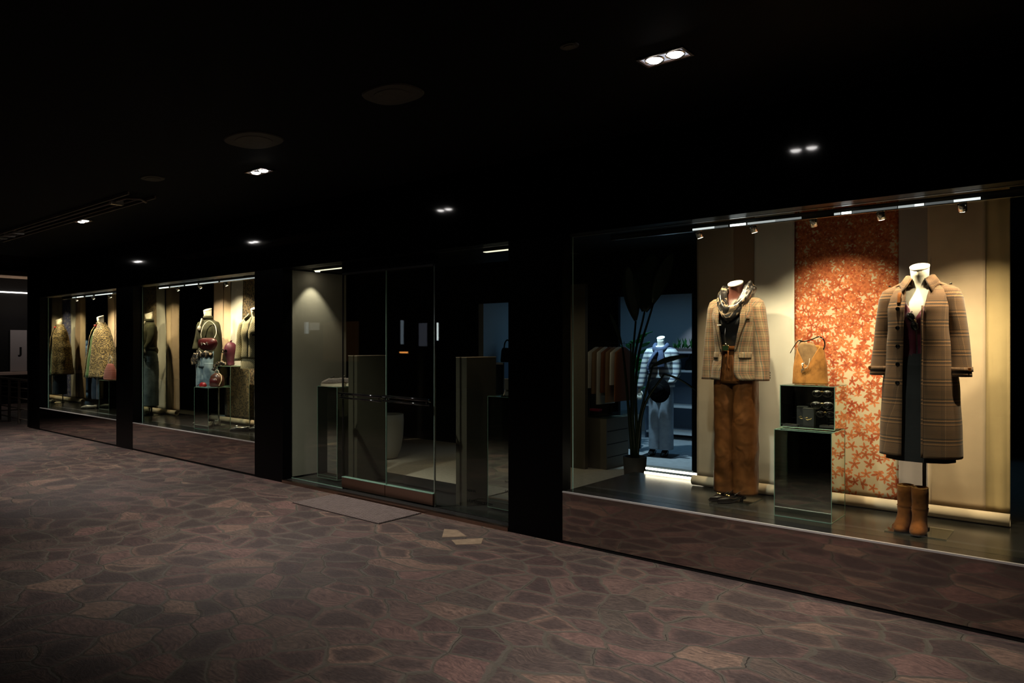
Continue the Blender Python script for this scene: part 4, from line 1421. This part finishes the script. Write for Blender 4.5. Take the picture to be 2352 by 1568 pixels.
section_shoe(t, .27, .09, .012, plain('pale_pewter', (.45, .43, .36), .3, metal=.5), M['matte_black'], .012, .058, .42, .055, .5)
t = thing('handbag', 'pink and red checked cloth bag on the far mirrored plinth', 'handbag', (-12.93, 5.0, .9565), .2)
pk = plaid('pink_check', (.45, .16, .13), [(.03, 0, .012, (.18, .03, .03), .8)], [(.03, 0, .012, (.18, .03, .03), .8)], .01, .2)
bm = BM(); loft(bm, [ell(0, 0, z, a, b, 24, 2.6, fold=lambda a_, z_: .1 * nz(a_ * 2, z_ * 12)) for z, a, b in ((.002, .13, .07), (.03, .14, .075), (.15, .12, .06), (.24, .08, .04), (.27, .05, .03))], True, (1, 1))
obj('body', bm, pk, t, True)
bm = BM(); tube(bm, spline([(-.04, 0, .26), (-.05, 0, .33), (0, 0, .40), (.05, 0, .33), (.04, 0, .26)]), .008, 8); obj('handle', bm, M['white_cloth'], t, True)

# ------------------------------------------------------------------ sneaker and bag at the entrance
def sneaker(x, y, rz, label):
    t = thing('sneaker', label, 'shoe', (x, y, 1.0815), rz, 'sneakers on the plinth')
    section_shoe(t, .28, .095, .010, plain('rose_grey_mesh', (.26, .20, .17), .7, var=.3, scale=60), M['p_roll'], .026, .072, .42, .075, .5, True)
    bm = BM()
    for k in range(5): tube(bm, [(-.025, -.05 + k * .016, .075 + k * .007), (0, -.055 + k * .016, .083 + k * .007), (.025, -.05 + k * .016, .075 + k * .007)], .0035, 6)
    obj('lace', bm, M['card'], t, True)
    bm = BM(); tube(bm, spline([(-.01, .125, .09), (0, .15, .12), (.01, .125, .09)]), .004, 6); obj('pull_tab', bm, M['p_sand'], t, True)


sneaker(-6.66, 4.905, -1.15, 'pale mesh sneaker on the mirrored plinth, nearer the glass')
sneaker(-6.64, 5.045, -1.15, 'pale mesh sneaker on the mirrored plinth, behind the other')
t = thing('handbag', 'grey flap handbag on the mirrored plinth right of the doors', 'handbag', (-4.07, 5.07, 1.0765), .15)
bm = BM(); loft(bm, [ell(0, 0, z, a, b, 24, 4) for z, a, b in ((.002, .15, .06), (.02, .16, .065), (.14, .15, .055), (.165, .135, .03))], True, (1, 1))
obj('body', bm, plain('grey_leather', (.13, .125, .115), .4, var=.15), t, True)
slab('flap', -.14, .14, -.072, -.058, .06, .165, plain('grey_flap', (.15, .145, .13), .4), t, bevel=.01)
slab('clasp', -.01, .02, -.082, -.072, .055, .075, M['silver'], t, bevel=.003)
bm = BM(); tube(bm, spline([(-.155, 0, .13), (-.17, 0, .05), (-.175, -.02, .004)]), .006, 6); tube(bm, spline([(-.12, 0, .16), (-.03, 0, .20), (.1, 0, .185), (.14, 0, .15)]), .006, 6); obj('strap', bm, M['p_sand'], t, True)

# ------------------------------------------------------------------ shop interior
t = thing('planter', 'pale egg-shaped planter standing behind the doors', 'planter', (-7.42, 6.38, .013))
bm = BM(); loft(bm, [ell(0, 0, z, a, a, 28) for z, a in ((0, .08), (.02, .12), (.12, .165), (.30, .195), (.50, .205), (.60, .20), (.60, .185), (.5, .185))], True, (1, 1))
obj('pot', bm, M['pot'], t, True)


def leaf(bm, base, tip, w, droop=.1, n=10):
    b, e = Vector(base), Vector(tip)
    d = e - b
    side = d.cross(Vector((0, .35, 1))).normalized()
    rows = []
    for i in range(n + 1):
        u = i / n
        c = b + d * u + Vector((0, 0, -droop * u * u))
        k = w * math.sin(PI * min(1, u * .95 + .03)) ** .8
        rows.append([c - side * k, c - side * k * .5 + Vector((0, 0, .01)), c + Vector((0, 0, -.008)), c + side * k * .5 + Vector((0, 0, .01)), c + side * k])
    loft(bm, rows, False)


def plant(name, label, loc, r, h, stems, seed, pot_m=M['pot_dark'], pot_h=.40):
    t = thing(name, label, 'plant', loc)
    bm = BM(); loft(bm, [ell(0, 0, z, a, a, 24) for z, a in ((0, r * .8), (pot_h, r), (pot_h, r * .88), (pot_h - .05, r * .86))], True, (1, 1))
    obj('pot', bm, pot_m, t, True)
    for (bx, mid, tip, w) in stems:
        bm = BM(); tube(bm, spline([(bx, 0, pot_h - .03), mid[0], mid[1]]), [.018 - .008 * i / 16 for i in range(17)], 7)
        obj('stem', bm, M['leaf'], t, True)
        bm = BM(); leaf(bm, mid[1], tip, w)
        obj('leaf', bm, M['leaf'], t, True, solid=.002)
    return t


def LX(px, py, y=6.4, x0=-3.656):
    k = (px - 1176) / 1640
    X = (k * y * .7716 - y * .636) / (.7716 + k * .636)
    d = -X * .636 + y * .7716
    return (X - x0, y - 6.4, 1.55 - (py - 791) * d / 1640)


plant('bird_of_paradise_plant', 'tall dark big-leaved potted plant left of the glowing tube', (-3.656, 6.4, .013), .12, 2, [
    (0.0, (LX(1470, 960), LX(1498, 845)), LX(1580, 797), .055), (.02, (LX(1478, 940), LX(1525, 862)), LX(1604, 880), .06),
    (-.02, (LX(1455, 850), LX(1480, 720)), LX(1500, 560), .16), (.0, (LX(1450, 880), LX(1460, 740)), LX(1440, 590), .14),
    (.03, (LX(1462, 850), LX(1500, 700)), LX(1545, 560), .08), (-.03, (LX(1440, 900), LX(1430, 800)), LX(1400, 700), .06)], 1)

# blue-lit back room
struct('wall_back_room', B(-7.3, -1.5, 11.2, 11.25, .012, 2.5), M['blue_wall'])
struct('wall_room_left', B(-7.34, -7.24, 8.1, 11.2, .012, 2.75), M['blue_wall'])
struct('wall_room_right', B(-3.84, -3.80, 8.1, 9.0, .012, 2.75), M['matte_black'])
struct('wall_room_header', B(-7.34, -1.5, 8.05, 8.1, 2.17, 2.75), M['matte_black'])
struct('wall_room_front', B(-3.80, -1.2, 8.05, 8.1, .012, 2.2), M['matte_black'])
struct('wall_room_middle', B(-6.62, -4.84, 8.05, 8.1, .012, 2.2), M['matte_black'])
tag(slab('wall_panel', -5.24, -4.90, 7.36, 7.42, .013, 2.3, plain('olive_wall', (.11, .09, .062), .8)), 'plain beige wall panel left of the clothes rail', 'wall panel')
struct('wall_shop_left', B(-12, -7.34, 8.05, 8.1, .012, 2.75), M['matte_black'])
struct('floor_room', B(-7.24, -1.5, 8.1, 11.2, .012, .018), M['blue_carpet'])
struct('ceiling_room', B(-7.24, -1.5, 8.1, 11.2, 2.42, 2.46), M['blue_wall'])
area('blue_room_light', (-5.2, 9.7, 2.38), (0, 0, 0), 3.0, 1.6, 10, (.22, .55, 1.0))
l = spot('blue_room_spot', (-4.75, 8.45, 2.36), (-4.6, 9.1, .6), 120, 92, .8, (.55, .78, 1.0), None, .03)
l2 = spot('blue_room_spot', (-5.1, 10.3, 2.38), (-5.05, 11.1, 1.2), 30, 60, .6, (.75, .80, 1.0), None, .02)


def shelf_unit(label, x0, x1, y0, y1, levels, m):
    t = thing('shelf_unit', label, 'shelves', ((x0 + x1) / 2, (y0 + y1) / 2, .018))
    a, b = (x1 - x0) / 2, (y1 - y0) / 2
    slab('back_board', -a, a, b - .02, b, 0, levels[-1] + .02, m, t)
    for z in levels:
        slab('shelf', -a, a, -b, b - .02, z - .03, z, plain('pale_shelf', (.6, .6, .6), .5), t)
    for s in (-1, 1):
        slab('side_panel', s * a - .01, s * a + .01, -b, b, 0, levels[-1], m, t)
    return t


navy = plain('navy_back', (.10, .13, .18), .7)
shelf_unit('blue-lit shelves behind the striped mannequin', -5.80, -4.70, 10.5, 10.95, (.12, .55, 1.12, 1.42), navy)
shelf_unit('blue-lit low shelves seen right of the doors', -7.22, -6.92, 8.2, 9.4, (.12, .62, 1.26), navy)


def silhouettes(kind, label, x, y, z, w, h):
    t = thing('handbag', label, 'handbag', (x, y, z))
    bm = BM(); loft(bm, [ell(0, 0, q, a, w * .25, 20, 3) for q, a in ((0, w * .45), (h * .1, w * .5), (h * .8, w * .42), (h, w * .3))], True, (1, 1))
    obj('body', bm, M['matte_black'], t, True)
    bm = BM(); tube(bm, spline([(-w * .28, 0, h * .95), (-w * .2, 0, h * 1.35), (0, 0, h * 1.55), (w * .2, 0, h * 1.35), (w * .28, 0, h * .95)]), .012, 6); obj('handle', bm, M['matte_black'], t, True)


silhouettes('bag', 'black top-handle bag on the blue shelf right of the doors', -7.05, 8.44, 1.279, .24, .22)
silhouettes('bag', 'black bag on the blue shelf behind the striped mannequin', -5.02, 10.7, 1.139, .34, .18)
t = thing('plant', 'row of small green plants on the top blue shelf', 'plant', (-5.12, 10.72, 1.438))
slab('trough', -.3, .3, -.06, .06, 0, .05, M['pot_dark'], t)
bm = BM()
for k in range(40):
    x = random.uniform(-.28, .28); a = random.uniform(0, 6)
    leaf(bm, (x, 0, .05), (x + .05 * math.cos(a), .05 * math.sin(a), random.uniform(.10, .22)), .02, 0, 4)
tag(obj('foliage', bm, M['leaf_bright'], t, True), kind='stuff')
t = thing('plant', 'bright green leafy plant left of the striped mannequin', 'plant', (-5.35, 9.3, .018))
bm = BM(); cyl(bm, 0, 0, 0, .5, .12, 20, .15); obj('pot', bm, M['pot_dark'], t, True)
bm = BM()
for k in range(46):
    a = random.uniform(0, 6.28); q = random.uniform(.1, .34); h = random.uniform(.9, 1.75)
    leaf(bm, (q * .4 * math.cos(a), q * .4 * math.sin(a), h - .1), (q * math.cos(a), q * math.sin(a), h), .045, .02, 5)
tube(bm, [(0, 0, .45), (0, 0, 1.6)], .02, 7)
tag(obj('foliage', bm, M['leaf_bright'], t, True), kind='stuff')

t = thing('mannequin', 'headless mannequin in striped knit and pale jeans, holding a black hat', 'mannequin', (-4.70, 8.95, .018), .15)
torso(t, M['cream'], 1.63)
stp = G('striped_knit', (.5, .5, .5), .9)
su = stp.xyz(stp.co())
stp.set('Base Color', stripes(stp, su[2], stp.mix(0.0, (.62, .64, .62), (.62, .64, .62)), [(.07, .0, .030, (.10, .12, .17), .9)]))
Kn = Prof([(.93, .185, .14, 0), (1.05, .185, .14, 0), (1.2, .175, .13, -.005), (1.36, .182, .13, -.005), (1.43, .182, .105, 0), (1.48, .14, .08, .004), (1.515, .07, .065, 0)])
bm = BM(); loft(bm, Kn.shell(.95, 1.515, 20, 40, fold=lambda a, z: .03 * nz(a * 2, z * 8)), False); kn = obj('knit', bm, stp.m, t, True, solid=.003)
sleeve(kn, -1, [(1.492, .12, .002, .012, .012), (1.475, .155, .002, .045, .05), (1.42, .18, 0, .06, .066), (1.28, .225, .0, .056, .062), (1.10, .265, -.01, .05, .055), (.93, .29, -.04, .042, .045)], stp.m, 'sleeve', .05, 2)
sleeve(kn, 1, [(1.492, .12, .002, .012, .012), (1.475, .155, .002, .045, .05), (1.42, .18, 0, .06, .066), (1.28, .22, .0, .056, .062), (1.14, .235, -.03, .055, .058), (1.02, .19, -.12, .05, .05)], stp.m, 'sleeve', .05, 4)
bm = BM()
rings = []
for i in range(25):
    a = 2 * PI * i / 24
    f = max(0, -math.sin(a))
    rings.append([(math.cos(a) * (.085 + q * .8 * math.cos(b)), math.sin(a) * (.085 + q * .8 * math.cos(b)) - .03 * f, 1.515 - .07 * f + q * math.sin(b)) for b, q in [(2 * PI * k / 12, .04 + .006 * math.sin(k * 3)) for k in range(12)]])
loft(bm, rings, True)
tube(bm, spline([(-.02, -.13, 1.44), (-.08, -.165, 1.34), (-.13, -.165, 1.22), (-.12, -.16, 1.12)]), [.06, .062, .064] * 8 + [.05], 12, True, .35)
tube(bm, spline([(.02, -.13, 1.44), (.05, -.165, 1.33), (.06, -.165, 1.22)]), [.055] * 17, 12, True, .35)
obj('scarf', bm, plain('blue_scarf', (.05, .07, .13), .85, var=.4, scale=10), t, True)
legs(t, M['jeans_light'], [(.76, .165, .12, 0), (.85, .168, .122, 0), (.98, .15, .11, 0)], [(.84, .072, .095, .118, 0), (.5, .088, .095, .11, 0), (.25, .092, .098, .11, 0), (.09, .095, .10, .112, 0)], 'jeans', .04, 9, 5)


def hand(parent, x, y, z, s=1):
    bm = BM()
    loft(bm, [ell(x, y, z + dz, a, b, 14) for dz, a, b in ((.03, .020, .016), (.0, .022, .015), (-.035, .034, .014), (-.07, .036, .013), (-.082, .030, .010))], True, (1, 1))
    for k, (dx, L) in enumerate(((-.026, .055), (-.009, .068), (.009, .070), (.026, .060))):
        tube(bm, [(x + dx, y, z - .072), (x + dx * 1.1, y - .008, z - .072 - L * .5), (x + dx * 1.05, y - .022, z - .072 - L)], [.0085, .008, .006], 8)
    tube(bm, [(x + s * .026, y - .004, z - .02), (x + s * .048, y - .018, z - .048), (x + s * .050, y - .03, z - .075)], [.010, .009, .007], 8)
    return obj('hand', bm, M['cream'], parent, True)


hand(t, -.295, -.05, .90)
hand(t, .14, -.155, .96, -1)
slab('base_plate', -.22, .22, -.24, .14, 0, .006, M['steel'], t)
for s in (-1, 1):
    b = thing('ankle_boot', 'dark pointed boot, %s under the pale jeans' % ('left' if s < 0 else 'right'), 'boot', (-4.70 + s * .085, 8.86 + s * .02, .0245), .25)
    section_shoe(b, .27, .09, .04, M['gloss_black'], M['matte_black'], .008, .06, .45, .09, .8)
t = thing('hat', 'black wide-brimmed felt hat held before the pale jeans', 'hat', (-4.62, 8.74, .93), 0)
bm = BM()
R = lambda r, y, k=1: [(r * math.cos(a), y, r * k * math.sin(a)) for a in [2 * PI * i / 32 for i in range(32)]]
loft(bm, [R(.168, .0), R(.17, -.006), R(.165, -.010), R(.10, -.008), R(.088, -.03, .9), R(.082, -.09, .9), R(.06, -.105, .85), R(.02, -.10, .8)], True, (1, 1))
obj('felt', bm, plain('black_felt', (.002, .002, .0025), .9, spec=.1), t, True)
bm = BM(); loft(bm, [R(.099, -.012, .96), R(.092, -.035, .93)], True); obj('band', bm, M['gloss_black'], t, True)

# clothes rail and cabinet, seen in the side mirror
t = thing('clothes_rail', 'dark clothes rail seen through the left side glass of the large display', 'clothes rail', (-4.80, 7.78, .013))
bm = BM(); tube(bm, [(-.30, 0, 0), (-.30, 0, 1.55), (.30, 0, 1.55), (.30, 0, 0)], .012, 8); obj('frame', bm, M['steel'], t)
for k in range(7):
    m = [M['white_cloth'], M['tan_cloth'], M['white_cloth'], M['brown_cloth'], M['tan_cloth'], M['white_cloth'], M['brown_cloth']][k]
    nm = ['ivory shirt at the free end of the clothes rail', 'tan shirt second on the clothes rail', 'long ivory coat third on the clothes rail', 'chestnut shirt in the middle of the clothes rail', 'tan coat fifth on the clothes rail', 'ivory blouse sixth on the clothes rail', 'chestnut coat last on the clothes rail'][k]
    g = thing('hanging_garment', nm, 'garment', (-5.0 + k * .066, 7.78, 1.55), 0, 'garments on the clothes rail')
    L = (.55, .62, .75, .60, .72, .5, .7)[k]
    bm = BM(); tube(bm, spline([(0, 0, .022), (0, .015, .035), (0, .012, .0), (0, 0, -.03)]), .003, 6); obj('hanger', bm, M['steel'], g)
    bm = BM(); loft(bm, [ell(0, 0, -z, a, b, 20, 2.4, fold=lambda t_, z_: .08 * nz(t_ * 2, z_ * 6, k)) for z, a, b in ((.03, .01, .03), (.05, .02, .08), (.10, .026, .2), (.25, .03, .21), (L, .034, .22))], True, (1, 0))
    obj('cloth', bm, m, g, True)
t = thing('drawer_cabinet', 'dark low cabinet with glass top under the clothes rail', 'cabinet', (-4.87, 7.76, .013))
slab('body', -.19, .19, -.26, .27, 0, .62, plain('olive_cabinet', (.14, .12, .09), .6), t)
slab('glass_top', -.19, .19, -.26, .27, .62, .70, M['clear'], t)
for k in range(3): slab('drawer_gap', .190, .192, -.24, .25, .14 + k * .16, .15 + k * .16, M['matte_black'], t)
t = thing('wallet', 'pink wallet lying on the dark low cabinet', 'wallet', (-4.90, 7.6, .7145)); slab('leather', -.07, .07, -.04, .04, 0, .03, plain('pink_leather', (.4, .05, .1), .4), t, bevel=.006)
spot('shop_light', (-5.7, 6.5, 2.6), (-5.6, 7.0, 0), 18, 110, 1.0, (1, .86, .62), None, .05)
spot('shop_light', (-4.3, 6.6, 2.6), (-4.8, 7.6, .6), 7, 70, 1.0, (1, .84, .62), None, .05)
spot('shop_light', (-4.35, 4.95, 2.38), (-4.4, 5.1, 0), 4, 110, 1.0, (1, .86, .62), None, .03)

# ------------------------------------------------------------------ left end: railing, neighbour building
t = thing('railing', 'weathered grid railing beyond the far left pillar', 'railing', (-17.2, 4.66, 0))
slab('top_rail', -1.6, 1.6, -.03, .03, .84, .88, M['railm'], t)
for z in (.10, .30, .50, .70):
    bm = BM(); tube(bm, [(-1.6, 0, z), (1.6, 0, z)], .012, 8); obj('cross_bar', bm, M['railm'], t, True)
for k in range(6):
    slab('post', -1.6 + k * .6, -1.56 + k * .6, -.02, .02, 0, .86, M['railm'], t)
t = thing('railing', 'grid railing running away behind the nearer one', 'railing', (-18.6, 6.6, 0), PI / 2)
slab('top_rail', -1.8, 1.8, -.03, .03, .84, .88, M['railm'], t)
for z in (.10, .30, .50, .70):
    bm = BM(); tube(bm, [(-1.8, 0, z), (1.8, 0, z)], .012, 8); obj('cross_bar', bm, M['railm'], t, True)
for k in range(6):
    slab('post', -1.8 + k * .7, -1.76 + k * .7, -.02, .02, 0, .86, M['railm'], t)
t = thing('neighbour_building', 'neighbouring shopfront with brown soffit and a light line, at the far left', 'building', (-22, 6.5, 0))
slab('wall', -.3, 0, -6, 5, 0, 5, M['matte_black'], t)
slab('soffit', 0, .9, -1.8, 5, 3.28, 3.4, M['concrete'], t)
slab('fascia_band', .0, .06, -1.8, 5, 3.4, 4.6, M['concrete'], t)
slab('light_line', 0, .03, -1.8, 5, 2.90, 2.93, emis('line_light', (1, .93, .85), 5), t)
slab('ledge', 0, .35, -6, 5, .76, .84, plain('pale_ledge', (.55, .42, .34), .6), t)
t2 = thing('wall_sign', 'grey sign panel with dark letters at the far left', 'sign', (-21.96, 6.24, .85))
slab('panel', 0, .03, -.20, .175, 0, 1.08, plain('sign_grey', (.30, .28, .27), .8), t2)
text('J', .25, (.034, .00, .45), (PI / 2, 0, PI / 2), M['matte_black'], t2, off=.012)
text('U', .25, (.034, .20, .45), (PI / 2, 0, PI / 2), M['cap'], t2, off=.012)
area('soffit_light', (-21.2, 6.3, 2.2), (PI, 0, 0), .2, 3, 5, (1, .75, .52))
area('sign_light', (-20.6, 6.3, 2.6), (0, math.radians(55), 0), .3, .6, 5, (1, .85, .8))

# ------------------------------------------------------------------ street behind the camera, mirrored in the shop glass
def street_window(label, x, y, z0, z1, w, col, st):
    t = thing('street_window', label, 'window', (x, y, z0))
    slab('frame', -w / 2 - .05, w / 2 + .05, -.08, -.02, -.05, z1 - z0 + .05, M['matte_black'], t)
    slab('lit_pane', -w / 2, w / 2, -.02, .0, 0, z1 - z0, emis('lit_pane', col, st), t)


street_window('pale lit shop window across the lane, mirrored left of the doors', -22.09, -5.6, 1.94, 2.35, 0.67, (.9, .95, 1), 0.9)
street_window('second, dimmer shop window across the lane, beside the first', -21.40, -5.6, 2.06, 2.32, 0.57, (1, .9, .8), 0.5)
street_window('narrow pale lit pillar across the lane, mirrored in the doors', -16.81, -5.6, 1.56, 2.31, 0.12, (.7, .8, 1), 0.9)
street_window('grey lit window across the lane right of the narrow pillar', -15.87, -5.6, 1.50, 2.20, 0.34, (.75, .75, 1), 0.28)
street_window('white light tube across the lane mirrored right of the doors', -15.24, -5.6, 1.67, 2.20, 0.04, (.9, .95, 1), 9)
street_window('orange lamp of a parked vehicle across the lane', -16.73, -5.6, 1.28, 1.33, 0.36, (1, .35, .08), 8)
street_window('dark brown lit wall across the lane, above the sneaker plinth', -20.31, -5.9, 0.97, 2.34, 1.97, (.5, .22, .08), 0.1)
